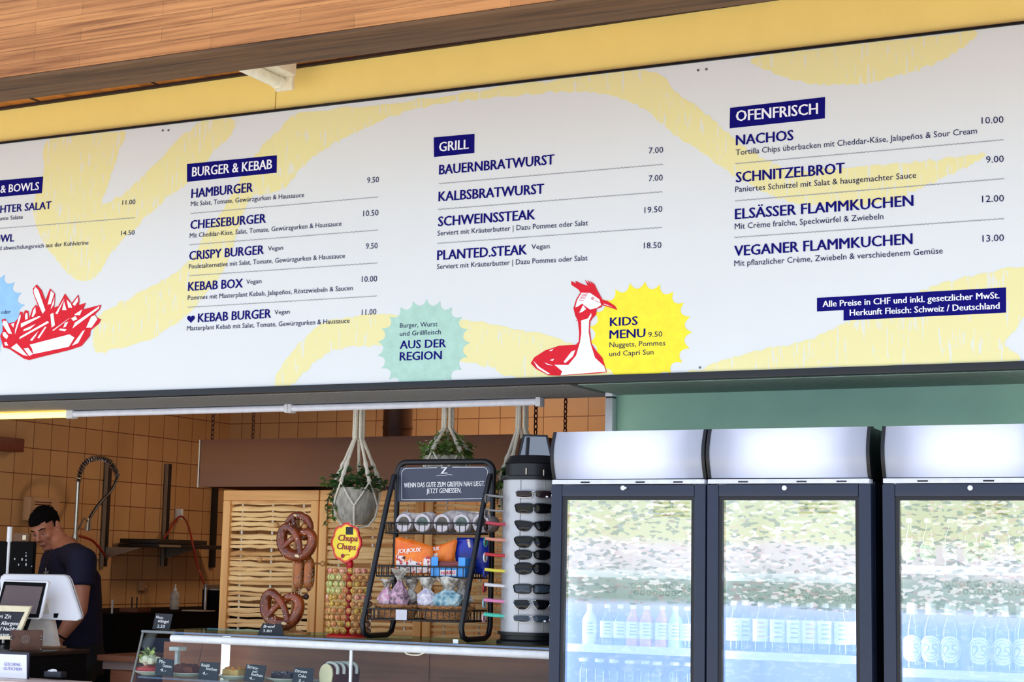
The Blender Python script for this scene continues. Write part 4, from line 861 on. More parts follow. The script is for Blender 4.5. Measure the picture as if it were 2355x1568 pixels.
def pretzel(px, py, Y, w, rot, label, tilt=0.0):
    c = at(px, py, Y); t = thing('pretzel', label, 'pretzel', tuple(c), 'baked pretzels on the stand')
    P2 = [(.06, -.30), (.34, .02), (.40, .36), (.10, .46), (-.16, .22), (-.02, -.02), (-.30, -.06), (-.52, .22), (-.50, -.22), (-.28, -.48), (0, -.56)]
    half = [(-.34, .40), (-.10, .16), (.08, -.04), (.34, -.02), (.52, .20)]
    path = [(-.30, -.34, .02), (-.10, -.10, .03), (.10, .06, .0), (.30, .30, -.01), (.30, .52, -.01), (0, .62, -.01), (-.30, .52, -.01), (-.30, .30, -.01), (-.10, .06, .02), (.10, -.10, .0), (.30, -.34, .02)]
    # a big loop below, arms crossed in the middle and laid on the loop
    loop = [(-.13, .10), (.05, -.06), (.30, -.34)]
    full = [(-.34, -.46), (-.20, -.18), (-.02, .02), (.16, .16), (.40, .20), (.56, 0), (.50, -.32), (.28, -.54), (0, -.60), (-.28, -.54), (-.50, -.32), (-.56, 0), (-.40, .20), (-.16, .16), (.02, .02), (.20, -.18), (.34, -.46)]
    M = Matrix.Translation(c) @ Matrix.Rotation(tilt, 4, 'X') @ Matrix.Rotation(rot, 4, 'Y')
    n = len(full); pts = []; rad = []
    sp = spline([V((x, 0, -y)) for x, y in full], 8, False); m = len(sp)
    for i, p in enumerate(sp):
        u = i / (m - 1); lift = -.12 * math.exp(-((u - .15) / .1) ** 2) - .14 * math.exp(-((u - .0) / .08) ** 2) + .02 * math.exp(-((u - .85) / .1) ** 2) - .14 * math.exp(-((u - 1.0) / .06) ** 2)
        pts.append(V((p.x * w, lift * w, p.z * w))); rad.append(w * (.085 + .10 * math.sin(PI * u) ** 1.5))
    obj('crust', G().tube(pts, rad, 10, M=M), m_prz, t)
    g = G(); k = m // 2
    for sx in (-1, 1):
        i = k + sx * 6; d = (pts[i + 1] - pts[i - 1]).normalized(); q_ = pts[i] + V((0, -rad[i] * .72, 0))
        g.add([q_ + d * (w * .16 * math.cos(a)) + V((0, -.004 * (1 - abs(math.cos(a))), w * .035 * math.sin(a))) for a in [2 * PI * j / 14 for j in range(14)]], [tuple(range(14))], M=M) if sx > 0 else None
    i = k + 7
    g.ball(pts[i] + V((0, -rad[i] * .86, 0)), (w * .10, w * .045, w * .05), 10, M=M)
    obj('cut', g, m_cut, t)
    g = G()
    for j in range(60):
        i = random.randrange(m); a = random.uniform(-1.2, 1.2); q_ = pts[i] + V((0, -rad[i] * math.cos(a), rad[i] * math.sin(a))) * 1.0
        s_ = .0012; M2 = M @ Matrix.Translation(q_)
        g.box((-s_, -s_, -s_), (s_, s_, s_), M=M2)
    o_ = obj('salt', g, m_salt, t, smooth=False); o_['kind'] = 'stuff'
pretzel(685, 1233, 6.12, .138, PI + .25, 'dark brown salted pretzel at the top of the wooden stand')
pretzel(686, 1218, 6.17, .10, .3, 'pretzel hung behind the upper one on the wooden stand')
pretzel(650, 1385, 6.13, .150, PI + .12, 'dark brown salted pretzel at the foot of the wooden stand')
m_sb = mat('stick_crust', (168, 92, 32), .28, c2=(54, 22, 12), scale=7, lo=.44, hi=.56)
for i, (px, lb) in enumerate(((688, 'left'), (711, 'right'))):
    a0 = at(px + 2, 1279, 6.14); a1 = at(px - 2, 1360, 6.14)
    t = thing('pretzel_stick', 'poppy seed pretzel stick hanging on the stand, ' + lb + ' of the pair', 'pretzel stick', tuple(a1), 'pretzel sticks on the stand')
    n = 10; P = [a0.lerp(a1, k / n) for k in range(n + 1)]; rr = [.0195 * (1 - abs(2 * k / n - 1) ** 4) + .004 for k in range(n + 1)]
    obj('crust', G().tube(P, rr, 12), m_sb, t)
    g = G()
    for j in range(70):
        k = random.randrange(1, n); aa = random.uniform(-.1, 1.9); q_ = P[k].lerp(P[k + 1] if k < n else P[k], random.random()) + V((math.sin(aa), -math.cos(aa), 0)) * rr[k]; g.ball(q_, .0017, 5)
    o_ = obj('seeds', g, mat('seed_dark', (40, 26, 22), .5, c2=(220, 200, 180), scale=300), t); o_['kind'] = 'stuff'
# ================================================================== lollipop display
m_lred = mat('display_red', (204, 20, 34), .3)
YL = 6.20
c = at(799, 1465, YL); c.z = ZV; top = at(799, 1296, YL).z
m_st = mat('stick_white', (240, 236, 226), .5)
t = thing('lollipop_display', 'red lollipop display pole with flower-shaped yellow logo sign', 'lollipop display', (c.x, YL, ZV))
obj('pole', G().lathe([(.013, .03), (.013, top - ZV - .01), (.017, top - ZV - .008), (.014, top - ZV + .012), (.004, top - ZV + .022)], (c.x, YL, ZV), 14), m_lred, t)
obj('base', G().lathe([(.092, 0), (.092, .005), (.05, .022), (.018, .035), (.013, .036)], (c.x, YL, ZV), 28), m_lred, t)
sc = at(801, 1248, YL); sr = at(836, 1248, YL).x - sc.x; srz = sc.z - at(801, 1295, YL).z
def flower(k, Y):
    return [V((sc.x + sr * k * (1 - .10 * abs(math.sin(4 * a_ + PI / 2)) ** .6 * 0 - .09 * (1 - abs(math.cos(4 * a_))) ) * math.sin(a_), Y, sc.z + srz * k * (1 - .09 * (1 - abs(math.cos(4 * a_)))) * math.cos(a_))) for a_ in [2 * PI * i / 96 for i in range(96)]]
sg = obj('logo_sign', G().prism(flower(1, YL - .018), (0, .008, 0)), m_lred, t)
obj('sign_border', G().prism(flower(.93, YL - .0186), (0, .0006, 0)), mat('sign_orange', (240, 120, 60), .4), sg, smooth=False)
obj('sign_yellow', G().prism(flower(.90, YL - .0192), (0, .0006, 0)), m_lred, sg, smooth=False) if False else None
obj('sign_face', G().prism(flower(.86, YL - .0192), (0, .0006, 0)), mat('sign_yellow', (250, 226, 60), .4), sg, smooth=False)
m_dred = mat('logo_red', (150, 20, 40), .4)
def script_text(s, x0, y0, x1, y1, h): 
    g = G(); put(g, s, x0, y0, x1, y1, h, 1.6, off=.0205, Y=YL, shear=.16); obj('logo_text', g, m_dred, sg, smooth=False)
script_text('Chupa', 778, 1243, 822, 1245, 14); script_text('Chups', 775, 1262, 818, 1265, 14)
q0 = at(812, 1212, YL - .0205); q1 = at(795, 1229, YL - .0205)
obj('sticker', G().box((q1.x, YL - .0205, q1.z), (q0.x, YL - .0199, q0.z)), m_black, sg, smooth=False)
g = G(); e = at(788, 1278, YL - .0205); g.lathe([(.009, 0), (.009, .001)], (0, 0, 0), 16, M=Matrix.Translation(e) @ Matrix.Rotation(PI / 2, 4, 'X')); g.tube([e + V((.008, 0, .002)), e + V((.02, 0, .006)), e + V((.034, 0, .004))], .0015, 5)
obj('lollipop_mark', g, m_dred, sg)
COLS = {'cream': mat('wrap_cream', (228, 196, 112), .35, c2=(190, 110, 70), scale=70), 'yellow': mat('wrap_yellow', (232, 206, 92), .35, c2=(170, 130, 60), scale=70), 'green': mat('wrap_green', (170, 200, 110), .35, c2=(226, 222, 150), scale=70), 'pink': mat('wrap_pink', (222, 110, 110), .35, c2=(238, 200, 160), scale=70), 'dark': mat('wrap_dark', (96, 70, 60), .35, c2=(200, 170, 140), scale=70)}
m_ring = mat('wrap_ring', (176, 60, 50), .4)
toc = V((-c.x, -YL, 0)).normalized(); rgt = V((-toc.y, toc.x, 0)); rows = 10
if rgt.x < 0: rgt = -rgt
zl0, zl1 = at(799, 1449, YL).z, at(799, 1312, YL).z
for r_ in range(rows):
    z = zl1 + (zl0 - zl1) * r_ / (rows - 1)
    angs = [-108, -86, -64, -42, -21, 2, 23, 44, 66, 88, 110] if r_ % 2 == 0 else [-98, -75, -53, -31, -11, 12, 33, 55, 77, 99]
    L_ = [a for a in angs if a < 0]; R_ = [a for a in angs if a >= 0]
    for a in angs:
        side = 'left' if a < 0 else 'right'; k = (sorted(L_, key=abs) if a < 0 else sorted(R_, key=abs)).index(a)
        d = (toc * math.cos(math.radians(a)) + rgt * math.sin(math.radians(a))); p0 = V((c.x, YL, z)) + d * .012; p1 = V((c.x, YL, z)) + d * random.uniform(.082, .09)
        cn = ('green' if (r_ in (1, 2, 3) and a < -20) else 'pink' if (r_ in (0, 4) and random.random() < .6) else 'dark' if (a > 60 and r_ > 1) else random.choice(['cream', 'yellow', 'cream']))
        g = G().cyl(p0, p1, .0021, 6, 1).ball(p1, .0128, 10, 0)
        for j in range(6):
            a2 = j * PI / 3; e1 = d.cross(V((0, 0, 1))).normalized(); e2 = V((0, 0, 1))
            g.face([p1 - d * .011, p1 - d * .020 + e1 * .009 * math.cos(a2) + e2 * .009 * math.sin(a2), p1 - d * .020 + e1 * .009 * math.cos(a2 + .9) + e2 * .009 * math.sin(a2 + .9)], 0)
        e1 = d.cross(V((0, 0, 1))).normalized(); e2 = V((0, 0, 1))
        g.tube([p1 + d * .0105 + (e1 * math.cos(j * PI / 6) + e2 * math.sin(j * PI / 6)) * .0068 for j in range(12)], .0010, 4, closed=True, mi=2)
        single('lollipop', g, [COLS[cn], m_st, m_ring], f'{cn} lollipop, {ordi(r_)} row from top, {ordi(k)} out from the pole on the {side}', 'lollipop', 'lollipops on the red display')
# ================================================================== wire rack with sweets
m_rk = mat('rack_black', (16, 18, 26), .35)
xl, xr = at(910, 1250, 6.30).x, at(1131, 1250, 6.30).x
zr1 = at(1020, 1062, 6.30).z; zr0 = ZV + .012
YRK, YFK = 6.30, 6.05
rk = thing('wire_rack', 'black tubular counter rack with a slate sign and wire shelves', 'display rack', ((xl + xr) / 2, 6.2, ZV))
def yleg(z): u = (z - (zr0 + .06)) / (zr1 - .03 - zr0 - .06); return YFK + (YRK - .03 - YFK) * max(0, min(1, u))
for x in (xl, xr):
    P = [V((x, YRK, zr1 - .06)), V((x, YRK, 1.8)), V((x, YRK, 1.5)), V((x, YRK, zr0 + .05)), V((x, YRK - .015, zr0 + .014)), V((x, YRK - .05, zr0)), V((x, YFK + .05, zr0)), V((x, YFK + .01, zr0 + .012)), V((x, YFK - .004, zr0 + .05)), V((x, yleg(1.55), 1.55)), V((x, yleg(1.85), 1.85)), V((x, YRK - .028, zr1 - .055))]
    obj('side_frame', G().tube(P, .0115, 10, closed=False), m_rk, rk)
rr = .045; P = [V((xl, YRK, zr1 - .07))] + [V((xl + rr - rr * math.cos(a), YRK, zr1 - rr + rr * math.sin(a))) for a in [PI / 2 * i / 6 for i in range(7)]] + [V((xr - rr + rr * math.sin(a), YRK, zr1 - rr + rr * math.cos(a))) for a in [PI / 2 * i / 6 for i in range(7)]] + [V((xr, YRK, zr1 - .07))]
obj('top_bar', G().tube(P, .0125, 10), m_rk, rk)
m_sign = mat('sign_slate', (62, 66, 86), .35, var=.06)
s0 = at(922, 1153, YRK - .008); s1 = at(1128, 1072, YRK - .008)
sg = obj('header_sign', G().box((xl + .01, YRK - .006, s0.z), (xr - .01, YRK + .002, s1.z)), m_sign, rk, smooth=False)
def rp(px, py): return at(px, py, YRK - .0075)
def strip(pts, wd=.0022):
    g = G(); P = [rp(*p) for p in pts]
    for a_, b_ in zip(P[:-1], P[1:]):
        n_ = V((-(b_ - a_).z, 0, (b_ - a_).x)).normalized() * wd * .5; g.face([a_ - n_, b_ - n_, b_ + n_, a_ + n_])
    return g
obj('sign_border', strip([(1005, 1075), (935, 1077), (928, 1079), (924, 1086), (924, 1149), (1020, 1148), (1112, 1146), (1122, 1084), (1118, 1077), (1112, 1074), (1040, 1074)]), m_chalk, sg, smooth=False)
def rtext(s, x0, y0, x1, y1, h, mi=1.5):
    g = G(); put(g, s, x0, y0, x1, y1, h, mi, off=.0085, Y=YRK); obj('sign_text', g, m_chalk, sg, smooth=False)
rtext('WENN DAS GUTE ZUM GREIFEN NAH LIEGT.', 929, 1121, 1115, 1117, 11, .9); rtext('JETZT GENIESSEN.', 981, 1134.5, 1061, 1132.5, 11, .9); rtext('Z', 1014, 1089, 1028, 1088.5, 14.5, 2.2)
obj('sign_ornament', strip([(1003, 1094.5), (1012, 1092), (1021, 1093.5), (1031, 1091), (1040, 1092)], .0016), m_chalk, sg, smooth=False)
SHZ = [at(1000, y, 6.12).z for y in (1225, 1327, 1427)]
for z, ypx in zip(SHZ, (1225, 1327, 1427)):
    yf = yleg(z) + .012; g = G(); rw = .0021; hh = .042
    for zz_, r_ in ((z, .0036), (z + hh, .0032)):
        g.tube([(xl + .012, yf, zz_), (xr - .012, yf, zz_)], r_, 6); g.tube([(xl + .012, YRK - .012, zz_), (xr - .012, YRK - .012, zz_)], r_, 6)
        g.tube([(xl + .012, yf, zz_), (xl + .012, YRK - .012, zz_)], r_, 6); g.tube([(xr - .012, yf, zz_), (xr - .012, YRK - .012, zz_)], r_, 6)
    n = 16
    for i in range(n + 1):
        x = xl + .012 + (xr - xl - .024) * i / n; g.tube([(x, yf, z + hh), (x, yf, z), (x, YRK - .012, z), (x, YRK - .012, z + hh)], rw, 5)
    for x in (xl + .012, xr - .012):
        for k in range(1, 8): y = yf + (YRK - .012 - yf) * k / 8; g.tube([(x, y, z), (x, y, z + hh)], rw, 5)
    obj('wire_shelf', g, m_rk, rk)
# jars on the top shelf
m_jar = mat('jar_white', (228, 220, 226), .3); m_jart = mat('jar_sweets', (70, 66, 58), .5, c2=(104, 98, 84), scale=60); m_jarg = mat('jar_sweets_green', (58, 72, 64), .5, c2=(110, 130, 120), scale=60)
m_film = mat('crinkled_film', (206, 198, 198), .25, c2=(150, 140, 140), scale=35, bump=1.0)
for i, px in enumerate((928, 971, 1016, 1061, 1106)):
    yj = yleg(SHZ[0]) + .03; cpt = at(px, 1209, yj); r = .036; zc_ = SHZ[0] + .005 + r
    t = thing('sweet_jar', ('clear lidded sweet jar lying on the top wire shelf, ' + ordi(i) + ' from the left'), 'jar', (cpt.x, yj, SHZ[0]), 'sweet jars on the top wire shelf')
    M = Matrix.Translation((cpt.x, yj, zc_)) @ Matrix.Rotation(-PI / 2, 4, 'X')
    obj('jar_body', G().lathe([(r * .9, 0), (r, .006), (r, .10), (r * .8, .115), (.002, .116)], (0, 0, 0), 24, M=M, cap=False), m_film, t)
    obj('rim', G().tube([(cpt.x + r * .93 * math.cos(a), yj, zc_ + r * .93 * math.sin(a)) for a in [2 * PI * k / 24 for k in range(24)]], .0042, 6, closed=True).tube([(cpt.x + r * .78 * math.cos(a), yj + .002, zc_ + r * .78 * math.sin(a)) for a in [2 * PI * k / 24 for k in range(24)]], .002, 5, closed=True), m_jar, t)
    A_ = [(-.75, -.22)] + [(math.cos(a) * .78, math.sin(a) * .78) for a in [PI + .28 - (PI + .56) * k / 14 for k in range(15)]]
    obj('sweets', G().prism([(cpt.x + r * x, yj + .001, zc_ + r * z) for x, z in A_], (0, .08, 0)), m_jart if i % 2 == 0 else m_jarg, t)
    B_ = [(math.cos(a) * .86, math.sin(a) * .86) for a in [-PI + .3 + (PI - .6) * k / 10 for k in range(11)]]
    obj('label', G().prism([(cpt.x + r * x, yj - .0005, zc_ + r * z) for x, z in B_], (0, .0008, 0)), m_jar, t, smooth=False)
g = G(); 
def bagpoly(pts, Y): return pxy(pts, Y)
single('film_bag', G().puff(bagpoly([(915, 1196), (917, 1184), (930, 1177), (960, 1180), (990, 1176), (1003, 1181), (1003, 1196)], 6.24), (0, .02, 0), 0, .004), m_film, 'crinkled clear plastic bag behind the left jars on the top shelf', 'bag', 'film bags on the rack')
single('film_bag', G().puff(bagpoly([(1013, 1196), (1015, 1180), (1040, 1174), (1062, 1173), (1090, 1177), (1128, 1180), (1128, 1214), (1085, 1208)], 6.24), (0, .02, 0), 0, .004), m_film, 'crinkled clear plastic bag behind the right jars on the top shelf', 'bag', 'film bags on the rack')
# bags on the middle shelf
m_org = mat('bag_orange', (236, 98, 26), .3, c2=(252, 140, 40), scale=14); m_wht = mat('bag_print', (236, 226, 222), .4, c2=(190, 40, 46), scale=55, lo=.52, hi=.56); m_cocoa = mat('bag_cocoa', (60, 24, 28), .4)
m_bblue = mat('bag_blue', (24, 52, 190), .3, c2=(16, 30, 120), scale=10); m_lblue = mat('box_blue', (70, 160, 240), .4)
def bag(pts, Y, th, mtop, label, split=None, mbot=None, texts=(), dark=()):
    P = bagpoly(pts, Y); t = thing('sweet_bag', label, 'bag', tuple(sum(P, V()) / len(P)), 'sweet bags on the middle wire shelf')
    obj('bag_film', G().puff(P, (0, th, 0), 0, .002), mtop, t)
    if split: obj('printed_panel', G().puff(bagpoly(split, Y - th * .75), (0, .006, 0), 0, .001), mbot, t)
    g = G()
    for s, x0, y0, x1, y1, h in texts: put(g, s, x0, y0, x1, y1, h, 1.2, off=th + .006, Y=Y, shear=.15)
    if texts: obj('bag_text', g, m_wink, t, smooth=False)
    g = G()
    for px, py, r in dark: g.ball(at(px, py, Y - th * .8), (r, .007, r * .8), 10)
    if dark: obj('printed_sweet', g, m_cocoa, t)
ybg = yleg(SHZ[1]) + .05
bag([(909, 1236), (918, 1234), (955, 1243), (992, 1255), (996, 1268), (993, 1320), (940, 1321), (907, 1319)], ybg, .022, m_org, 'orange sweet bag leaning at the left end of the middle shelf', [(911, 1276), (940, 1274), (990, 1280), (990, 1317), (945, 1318), (911, 1317)], m_wht, [('JOUJOUX', 914, 1272, 968, 1268, 9)], [(931, 1283, .011), (938, 1301, .009), (960, 1296, .008)])
bag([(978, 1262), (992, 1256), (1015, 1252), (1048, 1240), (1052, 1243), (1047, 1270), (1043, 1300), (985, 1318)], ybg + .035, .02, m_org, 'second orange sweet bag, right behind the first one', [(985, 1272), (1010, 1266), (1015, 1310), (986, 1316)], m_wht, [('JOUX', 988, 1268, 1010, 1264, 8)], [(973, 1280, .010)])
bag([(1051, 1236), (1092, 1236), (1094, 1300), (1089, 1318), (1050, 1318), (1046, 1270)], ybg + .06, .018, m_bblue, 'dark blue sweet bag behind the light blue box', [(1073, 1240), (1080, 1239), (1085, 1259), (1079, 1261)], m_wht)
bag([(1092, 1236), (1124, 1236), (1124, 1320), (1090, 1320)], ybg + .05, .018, m_bblue, 'dark blue sweet bag at the right end of the middle shelf')
bx = at(991, 1324, ybg - .028); bX = at(1070, 1282, ybg - .028); zb0 = SHZ[1] + .004
t = thing('sweet_box', 'light blue open carton of sweets on the middle wire shelf', 'box', ((bx.x + bX.x) / 2, ybg, zb0))
zt_, zm_ = bX.z, at(1000, 1303, ybg - .028).z; w_ = bX.x - bx.x
obj('carton', G().prism([(bx.x, ybg - .028, zb0), (bX.x, ybg - .028, zb0), (bX.x, ybg - .028, zt_), (bX.x - w_ * .2, ybg - .028, zt_), (bX.x - w_ * .2, ybg - .028, zm_), (bx.x + w_ * .2, ybg - .028, zm_), (bx.x + w_ * .2, ybg - .028, zt_), (bx.x, ybg - .028, zt_)], (0, .002, 0)).box((bx.x, ybg - .026, zb0), (bx.x + .002, ybg + .03, zt_)).box((bX.x - .002, ybg - .026, zb0), (bX.x, ybg + .03, zt_)).box((bx.x + .002, ybg - .026, zb0), (bX.x - .002, ybg + .03, zb0 + .002)), m_lblue, t, smooth=False)
g = G()
for i in range(9): g.box((bx.x + .012, ybg - .022 + i * .004, zb0 + .004), (bX.x - .012, ybg - .020 + i * .004, zb0 + .055 + .003 * (i % 3)))
obj('sweet_packets', g, mat('packet_dark', (92, 26, 34), .4, c2=(150, 60, 60), scale=40, stretch=(.3, 1, 6)), t, smooth=False)
l0 = at(1012, 1323, ybg - .0286); l1 = at(1049, 1311, ybg - .0286)
lb_ = obj('logo_panel', G().box((l0.x, ybg - .0292, l0.z), (l1.x, ybg - .0286, l1.z)), m_wink, t, smooth=False)
g = G(); put(g, 'HARIBO', 1014, 1321, 1047, 1320, 8, 1.4, off=.0297, Y=ybg); obj('logo_text', g, m_red, lb_, smooth=False)
# baskets on the bottom shelf
m_wick = mat('wicker', (196, 138, 84), .75, c2=(120, 78, 44), scale=1.0, stretch=(70, 70, 190), bump=.9)
ybk = yleg(SHZ[2]) + .085
def basket(xa, xb, label, tag):
    a_, b_ = at(xa, 1396, ybk).x, at(xb, 1396, ybk).x; cx_ = (a_ + b_) / 2; R = (b_ - a_) / 2; z = SHZ[2] + .005; h = at(900, 1392, ybk).z - z
    t = thing('wicker_basket', label, 'basket', (cx_, ybk, z), 'wicker baskets on the bottom wire shelf'); ey = .072 / R
    obj('basket_body', G().lathe([(.001, 0), (R * .78, 0), (R * .97, h * .95), (R * .92, h * .95), (R * .74, .006), (.001, .006)], (cx_, ybk, z), 28, ey=ey), m_wick, t)
    obj('rim', G().tube([(cx_ + R * .99 * math.cos(a), ybk + R * .99 * ey * math.sin(a), z + h + (.002 if k % 2 else -.002)) for k, a in enumerate([2 * PI * k / 40 for k in range(40)])], .0068, 7, closed=True), m_wick, t)
    if tag:
        p0, p1 = at(910, 1425, ybk - .078), at(936, 1402, ybk - .078); obj('price_label', G().box((p0.x, ybk - .0790, p0.z), (p1.x, ybk - .0782, p1.z)), mat('label_grey', (205, 204, 214), .5), t, smooth=False)
    return cx_, R, z + h * .5
basket(868, 961, 'left wicker basket with a white price label on the rack', True); basket(967, 1088, 'right wicker basket on the bottom shelf of the rack', False)
m_cel = mat('cello_clear', (206, 204, 196), .15, c2=(120, 108, 98), scale=26, bump=1.0, lo=.42, hi=.58)
def cello(px, yt, yb, w, m, label, tie=.62, dy=0.0):
    Y = ybk + dy; c0 = at(px, yb, Y); hgt = at(px, yt, Y).z - c0.z; W = at(px + w / 2, yb, Y).x - c0.x
    t = thing('sweet_bag', label, 'bag', tuple(c0), 'cellophane sweet bags in the baskets')
    zt_ = hgt * tie
    prof = [(W * .75, 0), (W, hgt * .2), (W * .85, hgt * .4), (W * .28, zt_)]
    g = G(); n = 14; vs = []
    for (r_, z_) in prof + [(W * .5, zt_ + (hgt - zt_) * .5), (W * .8, hgt)]:
        for k in range(n): a = 2 * PI * k / n; q_ = r_ * random.uniform(.75, 1.15); vs.append(c0 + V((q_ * math.cos(a), min(q_, .035) * .8 * math.sin(a), z_ + random.uniform(-.006, .006) * (z_ > 0))))
    fs = [(i * n + k, i * n + (k + 1) % n, (i + 1) * n + (k + 1) % n, (i + 1) * n + k) for i in range(5) for k in range(n)]
    g.add(vs[:4 * n], [f for f in fs if max(f) < 4 * n] + [tuple(range(n))[::-1]]); obj('sweets', g, m, t, smooth=False)
    g = G(); g.add(vs, [f for f in fs if min(f) >= 3 * n]); obj('gathered_top', g, m_cel, t, smooth=False)
pk = mat('sweets_pink', (214, 130, 176), .2, c2=(240, 220, 228), scale=45, bump=.6); bl = mat('sweets_blue', (36, 120, 150), .2, c2=(190, 214, 214), scale=36, bump=.6); dkp = mat('sweets_dark', (40, 24, 34), .2, c2=(226, 180, 206), scale=40, bump=.6); lav = mat('sweets_lavender', (176, 170, 200), .2, c2=(232, 230, 236), scale=45, bump=.6)
cello(888, 1330, 1392, 40, pk, 'pink cellophane sweet bag at the left of the left basket'); cello(918, 1308, 1394, 46, dkp, 'tall pink and black cellophane sweet bag in the left basket', .7, -.02)
cello(945, 1330, 1392, 44, m_cel, 'clear cellophane sweet bag at the right of the left basket', .6, .03); cello(982, 1328, 1394, 52, lav, 'lavender cellophane sweet bag between the baskets', .6, -.01)
cello(1031, 1328, 1394, 72, bl, 'teal blue cellophane sweet bag in the right basket', .55, -.02); cello(1060, 1330, 1394, 56, m_cel, 'clear cellophane sweet bag at the right of the right basket', .6, .02)
# ================================================================== sunglasses stand
YG = 6.22
c = at(1222, 1460, YG); CX = c.x; RS = at(1222 + 70, 1300, YG).x - at(1222, 1300, YG).x; RS *= .93
z0, z1 = at(1222, 1452, YG).z, at(1222, 1106, YG).z
toc = V((-CX, -YG, 0)).normalized(); rgt = V((-toc.y, toc.x, 0)); rgt = rgt if rgt.x > 0 else -rgt
def loc(u, n_, z): return V((CX, YG, z)) + rgt * u + toc * n_
ss = thing('sunglasses_stand', 'round silver sunglasses stand with mirrors on top, beside the left fridge', 'sunglasses stand', (CX, YG, ZV))
m_silv = mat('silver_panel', (196, 196, 199), .32, .35, var=.02)
obj('column', G().lathe([(RS, 0), (RS, z1 - z0)], (CX, YG, z0), 48), m_silv, ss)
g = G()
for k in range(8): a = k * PI / 4 + .35; d = toc * math.cos(a) + rgt * math.sin(a); g.tube([V((CX, YG, z0 + .002)) + d * (RS + .0005), V((CX, YG, z1 - .002)) + d * (RS + .0005)], .0016, 5)
obj('panel_seam', g, mat('seam_grey', (150, 148, 145), .4), ss)
obj('base', G().lathe([(RS * 1.12, 0), (RS * 1.12, .012), (RS * 1.0, .02), (RS * 1.0, z0 - ZV - .014), (RS * 1.09, z0 - ZV - .012), (RS * 1.09, z0 - ZV)], (CX, YG, ZV), 40), m_black, ss)
zt2 = at(1222, 1050, YG).z
obj('top_cap', G().lathe([(RS * 1.05, 0), (RS * 1.05, .014), (RS * .92, .018), (RS * .92, (zt2 - z1) * .65), (RS * .96, (zt2 - z1) * .7), (RS * .8, zt2 - z1), (.01, zt2 - z1 + .004)], (CX, YG, z1), 40), m_black, ss)
m_mir = mat('mirror_glass', (128, 130, 132), .06, .95, var=.01)
def mirror(a, tilt, w0, w1, h, zb_, off):
    d = toc * math.cos(a) + rgt * math.sin(a); s_ = V((0, 0, 1)).cross(d).normalized(); s_ = s_ if s_.dot(rgt) > 0 or abs(a) > 1.2 else -s_
    b_ = V((CX, YG, zb_)) + d * off; up = (V((0, 0, 1)) * math.cos(tilt) - d * math.sin(tilt))
    o_ = obj('mirror_frame', G().prism([b_ - s_ * w0, b_ + s_ * w0, b_ + s_ * w1 + up * h, b_ - s_ * w1 + up * h], -d * .008), m_black, ss, smooth=False)
    k = .008; b2 = b_ + d * .0008 + up * k
    obj('mirror_pane', G().prism([b2 - s_ * (w0 - k), b2 + s_ * (w0 - k), b2 + s_ * (w1 - k) + up * (h - 2 * k), b2 - s_ * (w1 - k) + up * (h - 2 * k)], -d * .0006), m_mir, o_, smooth=False)
zmb = at(1222, 1066, YG).z; hm = at(1222, 1000, YG).z - zmb
mirror(.05, .18, .072, .050, hm, zmb, .055)
mirror(-1.15, .12, .055, .040, hm * .93, zmb - .005, .060)
g = G()
for i in range(16): g.ball(loc(random.uniform(-.05, .03), .07 + random.uniform(-.01, .02), z1 + .02 + random.random() * .03), (.008, .006, .01), 6)
obj('hang_tag', G().box(loc(-.035, .112, z1 + .02), loc(-.03, .114, z1 + .045)).box(loc(.035, .112, z1 + .015), loc(.039, .114, z1 + .04)), mat('tag_cream', (210, 196, 170), .5), ss, smooth=False)
LENS = {}
m_lens = [mat('lens_black', (8, 8, 12), .08, spec=.35), mat('lens_brown', (44, 30, 36), .08, spec=.35), mat('lens_grey', (58, 68, 82), .08, spec=.5)]
m_fb = mat('frame_black', (16, 16, 20), .25); m_fs = mat('frame_silver', (190, 190, 195), .25, .8)
SHP = {'rect': [(-.98, .75), (.9, .85), (1, .1), (.8, -.85), (-.75, -.8), (-1, -.1)], 'aviator': [(-1, .8), (.95, .9), (1, .1), (.55, -.9), (-.3, -1), (-.9, -.3)], 'cat': [(-1, 1), (.95, .7), (.9, -.1), (.4, -.95), (-.4, -.9), (-.85, -.1)], 'oval': [(-1, .3), (-.6, .9), (.6, .9), (1, .3), (.85, -.6), (.3, -.95), (-.4, -.95), (-.9, -.5)]}
def cylp(u, z, off): a = u / RS; return V((CX, YG, z)) + (toc * math.cos(a) + rgt * math.sin(a)) * (RS + off)
GL = [(1139, 'rect', .86, 1, m_fs, 'rimless brown rectangular'), (1171, 'rect', 1.05, 0, m_fb, 'wide black rectangular'), (1211, 'cat', 1.0, 0, m_fb, 'black cat-eye'), (1247, 'aviator', 1.12, 0, m_fb, 'large black aviator'), (1276, 'oval', .95, 0, m_fb, 'black oval'), (1307, 'oval', 1.2, 0, m_fb, 'large black one-piece shield'), (1353, 'rect', 1.0, 2, m_fb, 'grey-tinted square'), (1388, 'aviator', 1.08, 0, m_fs, 'black wire aviator'), (1420, 'rect', .8, 2, m_fs, 'rimless grey rectangular')]
